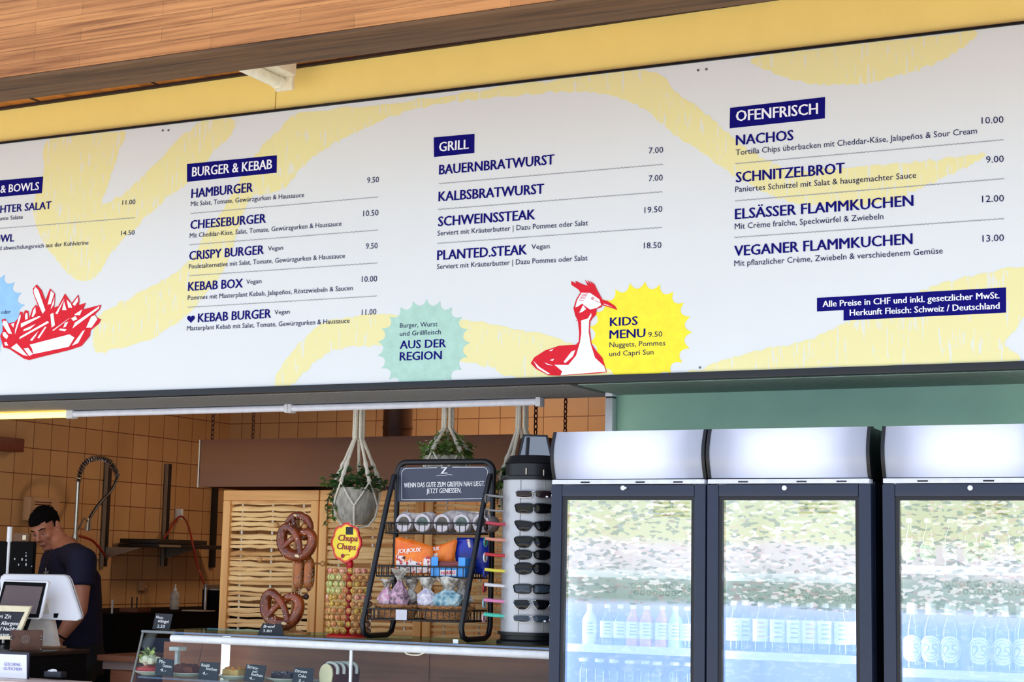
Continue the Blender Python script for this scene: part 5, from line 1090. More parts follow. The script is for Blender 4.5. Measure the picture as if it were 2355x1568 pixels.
for i, (py, shp, k, li, fm, lb_) in enumerate(GL):
    zc_ = at(1222, py, YG).z; t = thing('sunglasses', lb_ + ' sunglasses in the front column, ' + ordi(i) + ' from the top', 'sunglasses', tuple(cylp(0, zc_, .01)), 'sunglasses in the front column of the stand')
    lw, lh = .031, .0185 * k
    fr_ = G(); 
    for s_ in (-1, 1):
        pts = spline([V((x, z, 0)) for x, z in SHP[shp]], 4); uc = s_ * (.036 if shp != 'oval' or k < 1.1 else .033)
        mp_ = lambda p, off: cylp(uc + s_ * -p.x * lw * -1 * (-1), zc_ + p.y * lh, off)
        ring = [mp_(p, .012) for p in pts]; cen = cylp(uc, zc_, .0165)
        g = G(); n = len(ring); mid = [r_.lerp(cen, .5) + toc * .0015 for r_ in ring]
        g.add(ring + mid + [cen], [(j, (j + 1) % n, n + (j + 1) % n, n + j) for j in range(n)] + [(n + j, n + (j + 1) % n, 2 * n) for j in range(n)])
        obj('lens', g, m_lens[li], t)
        fr_.tube(ring, .0018 if fm is m_fs else .0030, 6, closed=True)
        o_ = cylp(s_ * .067, zc_ + lh * .55, .013); fr_.tube([o_, cylp(s_ * .072, zc_ + lh * .5, .006), cylp(s_ * .071, zc_ + lh * .45, -.004)], .0026, 6)
    fr_.tube([cylp(-.010, zc_ + lh * .4, .013), cylp(0, zc_ + lh * .6, .016), cylp(.010, zc_ + lh * .4, .013)], .0026, 6)
    if shp in ('aviator',): fr_.tube([cylp(-.014, zc_ + lh * .8, .013), cylp(.014, zc_ + lh * .8, .013)], .002, 6)
    obj('frame', fr_, fm, t)
    if i in (0, 8): e = cylp(.046, zc_ - lh * .6, .0185); obj('sticker', G().ball(e, (.006, .002, .004), 10), m_lblw, t)
# the left column, seen edge-on: coloured arms reaching out of the slots
AR = [(1143, 'grey wire', (150, 150, 150), (150, 150, 150)), (1176, 'grey wire', (150, 150, 150), (60, 60, 64)), (1206, 'raspberry', (196, 60, 80), (30, 26, 30)), (1242, 'salmon and teal', (232, 150, 130), (60, 160, 150)), (1277, 'red and white', (206, 36, 50), (238, 238, 240)), (1312, 'yellow and blue', (240, 226, 70), (40, 60, 170)), (1346, 'white and red', (240, 236, 240), (170, 30, 50)), (1381, 'pink and pale blue', (240, 140, 190), (170, 210, 220)), (1414, 'turquoise and pink', (80, 216, 190), (240, 190, 210))]
for i, (py, nm, ca_, cf_) in enumerate(AR):
    zc_ = at(1160, py, YG).z; t = thing('sunglasses', nm + ' sunglasses sticking out of the left side, ' + ordi(i) + ' from the top', 'sunglasses', tuple(loc(-RS - .05, 0, zc_)), 'coloured sunglasses down the left side of the stand')
    ma = mat('arm_' + nm.replace(' ', '_'), ca_, .3); mf = mat('rim_' + nm.replace(' ', '_'), cf_, .3); wire = 'wire' in nm; ra = .0022 if wire else .0058
    ue = -RS - .066
    for s_ in (-1, 1): obj('arm', G().tube([loc(-RS + .025, s_ * .052, zc_ - .002), loc(-RS - .025, s_ * .058, zc_), loc(ue, s_ * .062, zc_ + .004)], [ra, ra, ra * 1.1], 8, flat=.55), ma, t)
    fr_ = G()
    for s_ in (-1, 1):
        ring = [loc(ue - .004 * math.cos(a), s_ * .033 + .028 * math.cos(a), zc_ - .010 + .017 * math.sin(a)) for a in [2 * PI * k_ / 20 for k_ in range(20)]]
        fr_.tube(ring, .002 if wire else .0034, 6, closed=True)
        g = G().face(ring); obj('lens', g, m_lens[0], t)
    fr_.tube([loc(ue, -.007, zc_ - .004), loc(ue - .003, 0, zc_), loc(ue, .007, zc_ - .004)], .0026, 6)
    obj('frame', fr_, mf, t)
# ================================================================== kitchen on the left
from mathutils.bvhtree import BVHTree
m_chr = mat('chrome', (190, 190, 192), .18, .9); m_dk = mat('dark_steel', (44, 38, 38), .4, .4); m_blk = mat('black_laminate', (9, 8, 9), .75, spec=.12)
m_hose = mat('red_hose', (150, 40, 24), .4); m_paleS = mat('pale_steel', (150, 140, 128), .35, .5)
ZK = atX(401, 1401, -6.42).z
single('kitchen_cabinet', G().box((XW + .004, 7.5, 0), (XW + .72, YBK - .01, ZK), bev=.004), m_blk, 'black kitchen cabinet along the tiled left wall', 'cabinet')
# wall rails and shelf
wr = thing('wall_shelf', 'dark steel wall shelf on slotted rails beside the spray tap', 'shelf', (XW + .15, atX(320, 1250, XW).y, atX(320, 1250, XW).z))
for px, y0, y1, nm in ((248, 1056, 1303, 0), (386, 1066, 1302, 0)):
    a0 = atX(px, y0, XW + .03); a1 = atX(px, y1, XW + .03); y = (a0.y + a1.y) / 2
    r_ = obj('wall_rail', G().box((XW + .001, y - .02, a1.z), (XW + .03, y + .02, a0.z), bev=.002), m_dk, wr)
    obj('rail_edge', G().box((XW + .008, y - .0225, a1.z), (XW + .032, y - .0185, a0.z)), m_paleS, r_, smooth=False)
    zb_ = atX(px, 1284, XW + .03).z; zt_ = atX(px, 1258, XW + .03).z
    obj('bracket', G().prism([(XW + .03, y - .004, zb_), (XW + .03, y - .004, zt_), (XW + .30, y - .004, zt_)], (0, .008, 0)), m_paleS, wr, smooth=False)
s0, s1 = atX(262, 1258, XW).y, atX(455, 1258, XW).y; zs_ = atX(320, 1258, XW + .1).z
obj('shelf_board', G().box((XW + .03, s0, zs_ - .001), (XW + .33, s1, zs_ + .022), bev=.003), m_dk, wr)
obj('tray', G().box((XW + .05, s0 - .01, zs_ + .023), (XW + .33, s0 + .5, zs_ + .05), bev=.004), mat('tray_black', (24, 20, 22), .4), wr)
e = atX(250, 1254, XW + .34); obj('light_strip', G().box((XW + .331, s0 + .01, zs_ + .004), (XW + .338, s0 + .22, zs_ + .016)), m_paleS, wr)
a0 = atX(499, 1125, XW + .03); a1 = atX(499, 1305, XW + .03)
single('wall_rail', G().box((XW + .001, a0.y - .02, a1.z), (XW + .03, a0.y + .02, a0.z + .1), bev=.002), m_dk, 'dark steel slotted wall rail beside the woven screens', 'rail')
# spray tap
XT = XW + .30
b0 = atX(179, 1385, XT); tpz = atX(180, 1108, XT); yT = tpz.y
tp = thing('spray_tap', 'chrome spray tap with a coiled spring arch behind the person', 'tap', (XT, yT, ZK))
obj('riser_pipe', G().cyl((XT, yT, ZK), (XT, yT, tpz.z), .012, 12).cyl((XT, yT, tpz.z - .33), (XT, yT, tpz.z - .30), .018, 12), m_chr, tp)
arch = [atX(*p, XT) for p in ((180, 1108), (184, 1085), (195, 1065), (212, 1055), (228, 1053), (245, 1057), (258, 1070), (266, 1082), (270, 1094))]
arc = spline(arch, 16, False); g = G(); P = []
N = len(arc)
for i in range(N):
    t_ = (arc[min(i + 1, N - 1)] - arc[max(i - 1, 0)]).normalized(); u = t_.cross(V((1, 0, 0))).normalized(); a = i * 1.35
    P.append(arc[i] + (u * math.cos(a) + V((1, 0, 0)) * math.sin(a)) * .017)
g.tube(P, .0032, 5); obj('spring', g, m_chr, tp)
hs = [arch[-1]] + [atX(*p, XT) for p in ((266, 1108), (254, 1130), (235, 1150), (218, 1172), (206, 1192))]
obj('hose', G().tube(arc, .009, 8).tube(spline(hs, 5, False), .009, 8), m_dk, tp)
nz = atX(204, 1200, XT); obj('spray_nozzle', G().cyl(nz + V((0, 0, .02)), nz + V((0, -.005, -.05)), .014, 12, r2=.02), m_chr, tp)
obj('holder_hook', G().tube([V((XT, yT, tpz.z - .30)), V((XT + .01, (yT + nz.y) / 2, nz.z + .02)), nz], .006, 8), m_chr, tp)
single('red_water_hose', G().tube(spline([atX(px, py, XW + (.009 if px in (162, 246) else .1)) for px, py in ((162, 1262), (166, 1240), (176, 1232), (196, 1236), (214, 1244), (232, 1264), (246, 1284))], 5, False), .008, 8), m_hose, 'red hose looped behind the spray tap at the left wall', 'hose')
hk = atX(413, 1186, XW + .03)
o_ = thing('hanging_red_hose', 'red hose hanging from a small wall hook above the cabinet', 'hose', (hk.x, hk.y, ZK))
obj('hose', G().tube(spline([atX(px, py, XW + dx) for px, py, dx in ((376, 1238, .2), (386, 1225, .14), (400, 1202, .07), (413, 1188, .06), (424, 1192, .09), (434, 1212, .22), (442, 1245, .37), (450, 1285, .38), (459, 1315, .40), (471, 1345, .46))], 5, False), .0065, 8), m_hose, o_)
obj('hook', G().box((XW + .001, hk.y - .012, hk.z - .02), (XW + .05, hk.y + .012, hk.z + .045), bev=.003), m_white, o_)
so = atX(326, 1347, XW); single('wall_socket', G().box((XW, so.y - .045, so.z - .03), (XW + .03, so.y + .035, so.z + .032), bev=.005).ball((XW + .03, so.y, so.z - .01), .012, 8), mat('socket_beige', (176, 130, 92), .4), 'beige wall socket on the tiles below the wall shelf', 'socket')
dsp = atX(86, 1158, XW); d = thing('towel_dispenser', 'beige wall dispenser half hidden behind the head of the person', 'dispenser', (XW, dsp.y, dsp.z))
obj('dispenser_body', G().box((XW, dsp.y - .12, dsp.z - .10), (XW + .06, dsp.y + .12, dsp.z + .035), bev=.006), mat('dispenser_beige', (196, 150, 110), .4), d)
g = G()
for k in range(2): g.box((XW + .06, dsp.y - .09, dsp.z + .004 - k * .014), (XW + .062, dsp.y + .05, dsp.z + .010 - k * .014))
obj('slot', g, mat('slot_red', (90, 30, 26), .5), d, smooth=False)
wb = atX(8, 1024, XW); single('wall_box', G().box((XW, wb.y - .2, wb.z - .035), (XW + .09, wb.y + .07, wb.z + .04), bev=.005), mat('box_rust', (120, 52, 32), .5), 'reddish brown box on the tiled wall at the left edge', 'box')
# on the cabinet
c = atX(401, 1401, -6.42); c.z = ZK
t = thing('soap_bottle', 'clear soap bottle with white pump top on the black cabinet', 'bottle', tuple(c))
obj('bottle_body', G().lathe([(.027, 0), (.029, .01), (.029, .09), (.022, .105), (.01, .112)], c, 16), mat('soap_plastic', (176, 160, 148), .25, c2=(206, 196, 186), scale=25), t)
obj('pump', G().lathe([(.011, .112), (.011, .125), (.005, .128), (.004, .150), (.001, .151)], c, 10), m_white, t)
obj('label', G().lathe([(.0296, .02), (.0296, .055)], c, 16, cap=False), mat('soap_label', (210, 196, 180), .5), t)
c = atX(486, 1386, -6.15); c.z = ZK
t = thing('steel_pot', 'black lidded pot with a chrome pillar at the right of the cabinet', 'pot', tuple(c))
R_ = .085; h_ = atX(486, 1352, -6.15).z - ZK
obj('pot_body', G().lathe([(R_ * .96, 0), (R_, .01), (R_, h_ - .012)], c + V((0, .05, 0)), 28), m_blk, t)
obj('lid', G().lathe([(R_ * 1.04, h_ - .012), (R_ * 1.04, h_ - .004), (R_ * .6, h_ + .016), (.012, h_ + .02)], c + V((0, .05, 0)), 28), m_paleS, t)
obj('pillar', G().cyl(c + V((0, -.06, 0)), c + V((0, -.06, h_ + .012)), .010, 12).ball(c + V((0, -.06, h_ + .016)), .014, 10), m_chr, t)
c = atX(462, 1398, -6.1); c.z = ZK
single('paper_sheet', G().box(c + V((-.10, -.05, .0005)), c + V((.06, .06, .006))), mat('paper_pale', (230, 214, 190), .7), 'pale sheet of paper on the black cabinet by the pot', 'paper')
c = atX(309, 1404, -6.2); c.z = ZK
t = thing('knife_block', 'small reddish wooden block with thin rods on the black cabinet', 'wooden block', tuple(c))
obj('block', G().box(c + V((-.06, -.06, 0)), c + V((.07, .06, .022)), bev=.003), mat('block_wood', (112, 60, 40), .6), t)
for dx_ in (-.02, .015): obj('rod', G().cyl(c + V((dx_, 0, .022)), c + V((dx_, 0, .085)), .004, 8), m_dk, t)
c = atX(258, 1398, -6.1); c.z = ZK; single('white_rod', G().cyl(c, c + V((0, 0, .075)), .006, 10), m_white, 'short white upright rod on the black cabinet', 'rod')
# ------------------------------------------------------------------ till counter
ZT_ = at(100, 1494, 6.2).z
tc_ = thing('till_counter', 'black till counter at the lower left with a pale front ledge', 'counter', (-5.8, 6.3, 0))
xr_ = at(72, 1500, 6.02).x
obj('counter_body', G().box((-6.7, 6.02, 0), (xr_, 6.40, ZT_ - .02), bev=.004), m_blk, tc_)
obj('counter_top', G().box((-6.7, 6.0, ZT_ - .02), (xr_ + .01, 6.41, ZT_), bev=.004), mat('counter_top_black', (22, 19, 20), .25), tc_)
zl_ = at(30, 1560, 5.93).z
obj('front_ledge', G().box((-6.7, 5.80, zl_ - .03), (at(172, 1568, 5.9).x, 6.019, zl_), bev=.004), mat('ledge_pale', (214, 196, 190), .4), tc_)
# gift voucher card on the ledge
t = thing('voucher_card', 'white gift voucher card in a dark stand on the counter ledge', 'card', tuple(at(30, 1560, 5.93)))
P = pxy([(-8, 1559), (61, 1561), (61, 1506), (-8, 1503)], 5.93); P[0].z = max(P[0].z, zl_ + .001); P[1].z = max(P[1].z, zl_ + .001)
obj('card', G().prism(P, (0, .002, 0)), m_lblw, t, smooth=False)
obj('stand', G().box((P[0].x, 5.933, zl_), (at(66, 1530, 5.935).x, 5.942, at(60, 1501, 5.935).z)), mat('stand_dark', (34, 38, 60), .3), t)
g = G(); put(g, 'GESCHENK-', 9, 1530, 49, 1532, 7, 1, off=.001, Y=5.93); put(g, 'GUTSCHEIN', 8, 1540, 50, 1542, 7, 1, off=.001, Y=5.93)
obj('card_text', g, mat('text_lilac', (140, 140, 205), .5), t, smooth=False)
# wooden box with emblem
t = thing('wooden_box', 'small dark wooden box with round emblem on the till counter', 'box', tuple(at(60, 1498, 6.06)))
m_dwood = woodmat('dark_wood', (96, 58, 40), (60, 34, 24), 0, .8, .5)
e0 = at(60, 1490, 6.08); bt = V((-e0.x, -e0.y, 0)).normalized(); br_ = V((-bt.y, bt.x, 0)); br_ = br_ if br_.x > 0 else -br_
a0 = at(22, 1499, 6.08); a1 = at(97, 1452, 6.08); hw = (at(97, 1475, 6.08) - at(22, 1475, 6.08)).dot(br_) / 2; bh = a1.z - ZT_
bc = V((e0.x, e0.y, ZT_ + .0005)); BM = Matrix(((br_.x, -bt.x, 0, bc.x), (br_.y, -bt.y, 0, bc.y), (0, 0, 1, bc.z), (0, 0, 0, 1)))   # x along the front, y to the back
obj('box_body', G().box((-hw, 0, 0), (hw, .09, bh), bev=.002, M=BM), m_dwood, t)
em = mat('emblem', (150, 136, 128), .5); ec = V((-.004, -.001, bh * .56))
g = G().tube([ec + V((.0165 * math.cos(k_ * PI / 12), 0, .0165 * math.sin(k_ * PI / 12))) for k_ in range(24)], .0016, 5, closed=True, M=BM).tube([ec + V((.010 * math.cos(k_ * PI / 12), 0, .010 * math.sin(k_ * PI / 12))) for k_ in range(24)], .0012, 5, closed=True, M=BM)
for k_ in range(5): a = PI / 2 + k_ * 2 * PI / 5; g.tube([ec + V((.002 * math.cos(a), 0, .002 * math.sin(a))), ec + V((.010 * math.cos(a), 0, .010 * math.sin(a)))], .001, 4, M=BM)
obj('emblem', g, em, t)
for u_, w_ in ((-1, .72), (-1, .55), (1, .72), (1, .55), (-1, .06), (1, .06)): obj('stud', G().ball((u_ * (hw - .006), -.001, bh * w_), .004, 8, M=BM), m_chr, t)
# chalk sign in a cream frame
m_cream = mat('cream_frame', (236, 224, 188), .5)
o_ = pxy([(-75, 1390), (70, 1395), (53, 1470), (-85, 1468)], 6.14); i_ = pxy([(-66, 1404), (57, 1407), (42, 1462), (-74, 1460)], 6.14)
for k in (2, 3): o_[k] = V((o_[k].x, 6.10, o_[k].z)); i_[k] = V((i_[k].x, 6.105, i_[k].z))
t = thing('chalk_sign', 'chalkboard sign in a cream wooden frame before the till', 'sign', tuple((o_[2] + o_[3]) / 2))
g = G(); dn = V((0, .014, .003))
for k in range(4):
    j = (k + 1) % 4; g.prism([o_[k], o_[j], i_[j], i_[k]], dn)
obj('frame', g, m_cream, t, smooth=False)
obj('slate', G().prism([p + V((0, .004, 0)) for p in i_], (0, .004, .001)), m_slate, t, smooth=False)
g = G()
for s, x0, y0, x1, y1, h in (('vori Zit', -14, 1421, 26, 1422, 9), ('Allergene', 2, 1437, 42, 1438, 9), ("d' Nachfrag", -2, 1449, 44, 1450, 8), ('person', -8, 1462, 21, 1462, 7)):
    yy = 6.105 + .035 * (1462 - y0) / 58; put(g, s, x0, y0, x1, y1, h, 1, off=.004, Y=yy, shear=.2)
obj('handwriting', g, m_chalk, t, smooth=False)
# point-of-sale terminal
m_pos = mat('pos_white', (238, 238, 242), .3, var=.01); m_scr = mat('screen_grey', (92, 70, 66), .15, var=.1, scale=4)
def tilt(pts, yt, yb, y0, y1): return [at(x, y, yt + (yb - yt) * (y - y0) / (y1 - y0)) for x, y in pts]
t = thing('till_terminal', 'white two-screen till terminal on the black counter', 'till', tuple(at(90, 1492, 6.36)))
BASE[t.name].z = ZT_; t.location.z = ZT_
sh = tilt([(3, 1332), (5, 1324), (12, 1319), (148, 1321), (157, 1324), (163, 1333), (189, 1414), (188, 1423), (181, 1427), (113, 1424), (60, 1421), (8, 1418)], 6.40, 6.31, 1319, 1427)
g = G(); g.puff(sh, (0, .016, .002), 0, 0, ((1, .2), (.995, .6), (.98, .9), (.94, 1), (.5, 1.05)))
obj('staff_screen', g, m_pos, t)
bz = tilt([(7, 1336), (10, 1334), (109, 1337), (112, 1340), (93, 1421), (89, 1424), (-14, 1420), (-15, 1416)], 6.27, 6.20, 1334, 1424)
o_ = obj('customer_screen', G().prism(bz, (0, .012, .003)), m_pos, t)
bl_ = tilt([(10, 1337), (107, 1340), (89, 1420), (-10, 1416)], 6.2690, 6.2015, 1337, 1420)
obj('screen_bezel', G().prism([p + V((0, -.003, 0)) for p in bl_], (0, .002, 0)), m_blk, o_, smooth=False)
sc_ = tilt([(15, 1345), (100, 1349), (84, 1412), (-4, 1408)], 6.262, 6.207, 1345, 1412)
obj('screen', G().prism([p + V((0, -.0042, 0)) for p in sc_], (0, .0008, 0)), m_scr, o_, smooth=False)
st_ = tilt([(104, 1378), (110, 1390), (128, 1490), (50, 1490), (66, 1440), (80, 1400)], 6.31, 6.30, 1378, 1490)
for p in st_: p.z = max(p.z, ZT_ + .0005)
obj('stand', G().prism(st_, (0, .035, 0)), mat('pos_stand', (228, 218, 206), .35), t)
b0 = at(128, 1491, 6.29); obj('base', G().box((at(40, 1490, 6.28).x, 6.26, ZT_), (min(b0.x + .004, xr_), 6.36, ZT_ + .012), bev=.003), mat('pos_base', (150, 110, 80), .4), t)
p0 = at(132, 1416, 6.325); obj('port', G().box((p0.x, 6.298, p0.z - .008), (p0.x + .022, 6.31, p0.z + .012)), m_blk, t)
# things behind the till
mc = thing('coffee_machine', 'black machine with white control marks behind the till', 'machine', tuple(at(45, 1316, 6.63)))
a0, a1 = at(27, 1330, 6.62), at(77, 1245, 6.62)
obj('machine_body', G().box((a0.x - .30, 6.62, ZT_ + .001), (a1.x, 6.645, a1.z), bev=.004), m_blk, mc)
g = G()
for px, py, r in ((34, 1285, .003), (51, 1286, .004), (60, 1278, .003), (60, 1288, .003), (60, 1298, .004), (43, 1298, .003), (73, 1302, .002), (60, 1271, .002)):
    e = at(px, py, 6.619); g.box((e.x - r, 6.618, e.z - r * 1.6), (e.x + r, 6.62, e.z + r * 1.6))
obj('control_mark', g, mat('mark_white', (200, 200, 205), .5), mc, smooth=False)
obj('machine_foot', G().box((a0.x - .25, 6.60, 0), (a1.x - .01, 6.70, ZT_)), m_blk, mc)
t = thing('white_pole', 'slim white pole with a thicker top beside the black machine', 'pole', tuple(at(21, 1330, 6.56)))
e = at(21, 1246, 6.54); e2 = at(21, 1211, 6.54); obj('thin_tube', G().cyl((e.x, 6.54, ZT_ - .001), (e.x, 6.54, e.z), .0072, 12), m_white, t); obj('thick_top', G().cyl((e.x, 6.54, e.z), (e.x, 6.54, e2.z), .0125, 14), m_white, t)
BASE_pole = None
a0, a1 = at(30, 1245, 6.622), at(66, 1226, 6.622); zc_ = at(50, 1245, 6.62).z + .0005
t = thing('small_carton', 'small brown carton with pale print on top of the black machine', 'carton', (a0.x, 6.63, zc_))
obj('carton_body', G().box((a0.x, 6.622, zc_), (a1.x, 6.643, a1.z), bev=.002), mat('carton_brown', (110, 76, 52), .6), t)
e = at(56, 1236, 6.622); obj('print', G().box((e.x - .011, 6.6205, e.z - .011), (e.x + .011, 6.6215, e.z + .012)), m_cream, t, smooth=False)
t = single('paper_tray', G().box(tuple(at(100, 1556, 5.97) + V((0, 0, 0))), tuple(at(140, 1545, 5.97) + V((0, .04, 0))), bev=.003), mat('tray_dark', (26, 30, 44), .4), 'dark tray with a crumpled white receipt on the counter ledge', 'tray')
a0 = at(112, 1545, 5.985); g = G().puff([a0 + V((x, y, 0)) for x, y in ((0, -.01), (.03, -.015), (.05, 0), (.03, .012), (.005, .01))], (0, 0, .012), 0, .003)
single('crumpled_receipt', g, m_lblw, 'crumpled white receipt lying in the dark tray', 'receipt')
# wooden crates right of the till
cr = thing('wooden_crate', 'low brown wooden crate between the till and the glass counter', 'crate', tuple(at(275, 1568, 6.5)))
a0, a1 = at(236, 1524, 6.55), at(318, 1524, 6.55); zt_ = at(280, 1507, 6.55).z; zm_ = at(280, 1521, 6.55).z; zq = at(280, 1540, 6.55).z
m_cw = woodmat('crate_wood', (120, 70, 46), (84, 46, 30), 0, .8, .6)
obj('lid', G().box((a0.x - .02, 6.53, zm_), (a1.x - .005, 6.90, zt_), bev=.003), m_cw, cr)
obj('band', G().box((a0.x, 6.55, zq), (a1.x - .012, 6.88, zm_ - .001)), mat('band_grey', (120, 100, 96), .5), cr)
obj('crate_body', G().box((a0.x + .04, 6.56, 0), (a1.x - .02, 6.87, zq - .001), bev=.003), m_cw, cr)
# ================================================================== the person
YPn = 7.0
m_skin = mat('skin', (196, 126, 96), .5, var=.05, scale=20); m_hair = mat('hair_black', (9, 7, 7), .9, spec=.1, var=.3, scale=90, bump=.4)
m_shirt = mat('shirt_navy', (13, 12, 46), .85, var=.15, scale=12); m_trou = mat('trousers_black', (14, 13, 16), .85)
pr = at(150, 1300, YPn); toc = V((-pr.x, -pr.y, 0)).normalized(); rgt = V((-toc.y, toc.x, 0)); rgt = rgt if rgt.x > 0 else -rgt
def pp(px, py, dn=0.0): return at(px, py, YPn) + toc * dn
def fuse(g, name, vox, smooth_it=4):
    me = bpy.data.meshes.new('tmp'); me.from_pydata(g.v, [], g.f); o = bpy.data.objects.new('tmp', me); COL.objects.link(o)
    r_ = o.modifiers.new('r', 'REMESH'); r_.mode = 'VOXEL'; r_.voxel_size = vox
    s_ = o.modifiers.new('s', 'SMOOTH'); s_.factor = .5; s_.iterations = smooth_it
    bpy.context.view_layer.update()
    m2 = bpy.data.meshes.new_from_object(o.evaluated_get(bpy.context.evaluated_depsgraph_get()))
    h = G(); h.v = [tuple(v.co) for v in m2.vertices]; h.f = [tuple(p.vertices) for p in m2.polygons]; h.m = [0] * len(h.f)
    bpy.data.objects.remove(o); bpy.data.meshes.remove(me); bpy.data.meshes.remove(m2); return h
feet = pp(170, 1600); per = thing('person', 'man with short black hair in a navy t-shirt looking down behind the till', 'person', (feet.x, feet.y, 0))
hc = pp(104, 1211, .02); HK = .87
hf = (-rgt * .40 + toc * .74 - V((0, 0, .44))).normalized(); hs_ = hf.cross(V((0, 0, 1))).normalized(); hu = hs_.cross(hf).normalized()
hs_ = -hs_ if hs_.dot(toc) < 0 else hs_
ro = .20 if hs_.dot(rgt) > 0 else -.20      # the head leans over to the side
hs_, hu = hs_ * math.cos(ro) + hu * math.sin(ro), hu * math.cos(ro) - hs_ * math.sin(ro)
HM = Matrix(((hs_.x, hf.x, hu.x, hc.x), (hs_.y, hf.y, hu.y, hc.y), (hs_.z, hf.z, hu.z, hc.z), (0, 0, 0, 1))) @ Matrix.Scale(HK, 4)
g = G()
g.ball((0, -.012, .025), (.076, .098, .092), 24, M=HM).ball((0, .030, -.045), (.060, .066, .082), 20, M=HM).ball((0, .066, -.108), (.030, .026, .024), 12, M=HM)
g.ball((0, .082, .012), (.052, .016, .012), 14, M=HM).tube([(0, .092, .004), (0, .108, -.022), (0, .118, -.042)], [.010, .0125, .015], 10, M=HM).ball((-.012, .104, -.044), .010, 8, M=HM).ball((.012, .104, -.044), .010, 8, M=HM)
for s_ in (-1, 1): g.ball((s_ * .040, .060, -.034), (.026, .030, .026), 12, M=HM).ball((s_ * .082, -.010, -.012), (.014, .021, .033), 12, M=HM).ball((s_ * .050, .02, -.075), (.02, .035, .03), 10, M=HM)
g.ball((0, .093, -.071), (.024, .010, .0065), 10, M=HM).ball((0, .091, -.083), (.020, .011, .0075), 10, M=HM)
nk = HM @ V((0, -.035, -.04)); nb = pp(152, 1262, -.01)
g.tube([nk, nk.lerp(nb, .5), nb, nb + V((0, 0, -.08))], [.050, .049, .060, .10], 16)
sh_n, sh_f = pp(188, 1290, .16), pp(128, 1288, -.17)        # near shoulder, far shoulder
el_n, wr_n = pp(182, 1398, .20), pp(136, 1464, .26)
el_f, wr_f = pp(100, 1405, -.16), pp(84, 1470, .08)
g.tube([nb, nb.lerp(sh_n, .55), sh_n], [.07, .062, .058], 12).tube([nb, nb.lerp(sh_f, .55), sh_f], [.07, .062, .058], 12)
def arm(sh, el, wr):
    g.tube([sh, sh.lerp(el, .4), sh.lerp(el, .8), el], [.056, .052, .044, .042], 14); g.ball(el, .042, 10)
    g.tube([el, el.lerp(wr, .25), el.lerp(wr, .7), wr], [.042, .045, .035, .028], 14)
    d = (wr - el).normalized(); sd_ = d.cross(toc).normalized(); n_ = sd_.cross(d).normalized()
    M = Matrix(((sd_.x, d.x, n_.x, wr.x), (sd_.y, d.y, n_.y, wr.y), (sd_.z, d.z, n_.z, wr.z), (0, 0, 0, 1)))
    g.ball((0, .045, 0), (.040, .052, .017), 14, M=M)
    for k, (x, L) in enumerate(((-.030, .068), (-.010, .080), (.010, .074), (.029, .058))):
        g.tube([(x * .9, .082, 0), (x, .082 + L * .45, -.006), (x, .082 + L * .78, -.022), (x, .082 + L * .95, -.040)], [.0095, .009, .0085, .0075], 8, M=M)
    g.tube([(-.030, .022, .0), (-.052, .050, -.012), (-.054, .076, -.026)], [.013, .0105, .0085], 8, M=M)
    return d
dw_ = arm(sh_n, el_n, wr_n); arm(sh_f, el_f, wr_f)
ch, wa, pv = pp(160, 1335, -.01), pp(168, 1440, -.02), pp(172, 1530, -.03)
TO = [(nb + V((0, 0, -.05)), .11), (ch, .145), (ch.lerp(wa, .6), .14), (wa, .135), (pv, .15)]
g.tube([p for p, r in TO], [r * .96 for p, r in TO], 18)
for s_ in (-1, 1):
    hp_ = pv + toc * .09 * s_; ft = V((hp_.x, hp_.y, .05)); kn = hp_.lerp(ft, .48)
    g.tube([hp_, hp_.lerp(kn, .5), kn, kn.lerp(ft, .3), ft], [.095, .08, .06, .06, .042], 14); g.ball(ft + (-rgt) * .06 + V((0, 0, -.01)), (.06, .06, .04), 10)
obj('body', fuse(g, 'body', .0055, 3), m_skin, per)
# hair
def shell(fn, r, c, k):
    q_ = G(); q_.ball(c, tuple(x * k for x in r), 40)
    vs = q_.v; fs = [f for f in q_.f if fn(sum((V(vs[i]) for i in f), V()) / len(f))]
    h = G(); h.add(vs, fs, 0, HM); r2 = G(); r2.ball(c, tuple(x * (k - .1) for x in r), 40); h.add(r2.v, [f[::-1] for f in fs], 0, HM); return h
hr = shell(lambda p: p.z > (.052 if p.y > .055 else .034 if p.y > .02 else -.005 if p.y > -.05 else -.05) , (.076, .098, .092), (0, -.012, .025), 1.075)
for i in range(90):
    a, b_ = random.uniform(0, 2 * PI), random.uniform(.1, .9); p = V((.078 * math.sin(b_ * 1.5) * math.cos(a), -.012 + .10 * math.sin(b_ * 1.5) * math.sin(a), .025 + .097 * math.cos(b_ * 1.5))); hr.ball(p, (.012, .012, .0055), 6, M=HM)
obj('hair', hr, m_hair, per)
g = G()
for s_ in (-1, 1): g.tube([(s_ * .014, .098, .018), (s_ * .034, .094, .023), (s_ * .052, .078, .016)], [.0025, .0036, .002], 6, M=HM)
obj('eyebrows', g, m_hair, per)
for s_ in (-1, 1):
    e = obj('eye', G().ball((s_ * .030, .082, -.006), (.012, .012, .0075), 10, M=HM), mat('eye_white', (220, 205, 195), .3), per)
    obj('eyelid', G().ball((s_ * .030, .0822, -.0015), (.0145, .0140, .0072), 10, M=HM), mat('eyelid_skin', (172, 106, 80), .5), e)
    obj('iris', G().ball((s_ * .030, .0915, -.0095), (.005, .003, .005), 8, M=HM), mat('iris_dark', (30, 20, 18), .2), e)
obj('mouth', G().ball((0, .1005, -.0765), (.020, .0035, .0028), 10, M=HM), mat('lips', (128, 62, 56), .5), per)
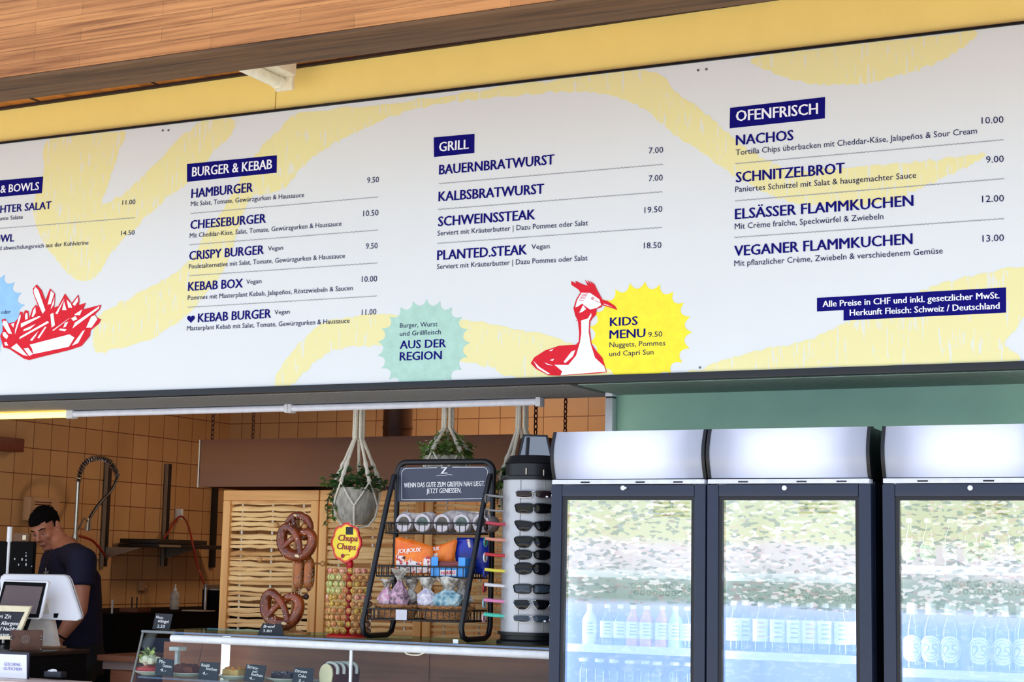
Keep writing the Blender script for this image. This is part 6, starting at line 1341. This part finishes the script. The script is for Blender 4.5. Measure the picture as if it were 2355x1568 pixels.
# t-shirt
g = G()
g.tube([nb + V((0, 0, -.015)), ch, ch.lerp(wa, .6), wa, wa + V((0, 0, -.10))], [.092, .160, .155, .150, .158], 20)
for sh, el in ((sh_n, el_n), (sh_f, el_f)):
    g.tube([nb + V((0, 0, -.03)), nb.lerp(sh, .5) + V((0, 0, -.012)), sh, sh.lerp(el, .25), sh.lerp(el, .52)], [.075, .076, .078, .076, .074], 16)
sg_ = fuse(g, 'shirt', .009, 6)
sho = obj('t_shirt', sg_, m_shirt, per)
bv = BVHTree.FromPolygons([V(p) for p in sg_.v], [f for f in sg_.f])
def onshirt(px, py):
    d = ray(px, py).normalized(); h = bv.ray_cast(EYE, d)[0]; return (h - d * .002) if h is not None else None
g = G()
for ln in ([(105, 1306), (106, 1311), (105, 1316)], [(101, 1316), (105, 1318), (109, 1317), (111, 1313)]):
    q_ = [onshirt(*p) for p in ln]
    if all(q_): g.tube(q_, .0022, 6)
if g.v: obj('shirt_print', g, m_wink, sho)
g = G(); g.tube([wa + V((0, 0, -.08)), pv, pv + V((0, 0, -.05))], [.150, .162, .15], 18)
for s_ in (-1, 1):
    hp_ = pv + toc * .09 * s_; ft = V((hp_.x, hp_.y, .10)); g.tube([hp_, hp_.lerp(ft, .5), ft], [.108, .078, .06], 14)
obj('trousers', fuse(g, 'tr', .012, 4), m_trou, per)
wb_ = wr_n - dw_ * .02; u = dw_.cross(toc).normalized(); v_ = dw_.cross(u)
obj('wristband', G().tube([wb_ + (u * math.cos(a) + v_ * math.sin(a)) * .034 for a in [2 * PI * k / 20 for k in range(20)]], .0045, 6, closed=True), m_blk, per)
# assumed warm lamp, out of view, added to brighten the kitchen tiles
kl = V((-4.6, 8.45, 2.96))
t = thing('added_kitchen_lamp', 'unseen warm lamp added behind the hood to brighten the kitchen tiles', 'lamp', tuple(kl))
obj('fill_panel', G().box(kl + V((-.5, -.1, .02)), kl + V((.5, .1, .039)), bev=.004), mat('fill_glow', (255, 226, 180), .4, emit=2, ecol=(255, 205, 150)), t)
area('kitchen_fill', kl, (0, 0, 0), 1.0, .2, 22, (1, .8, .6))
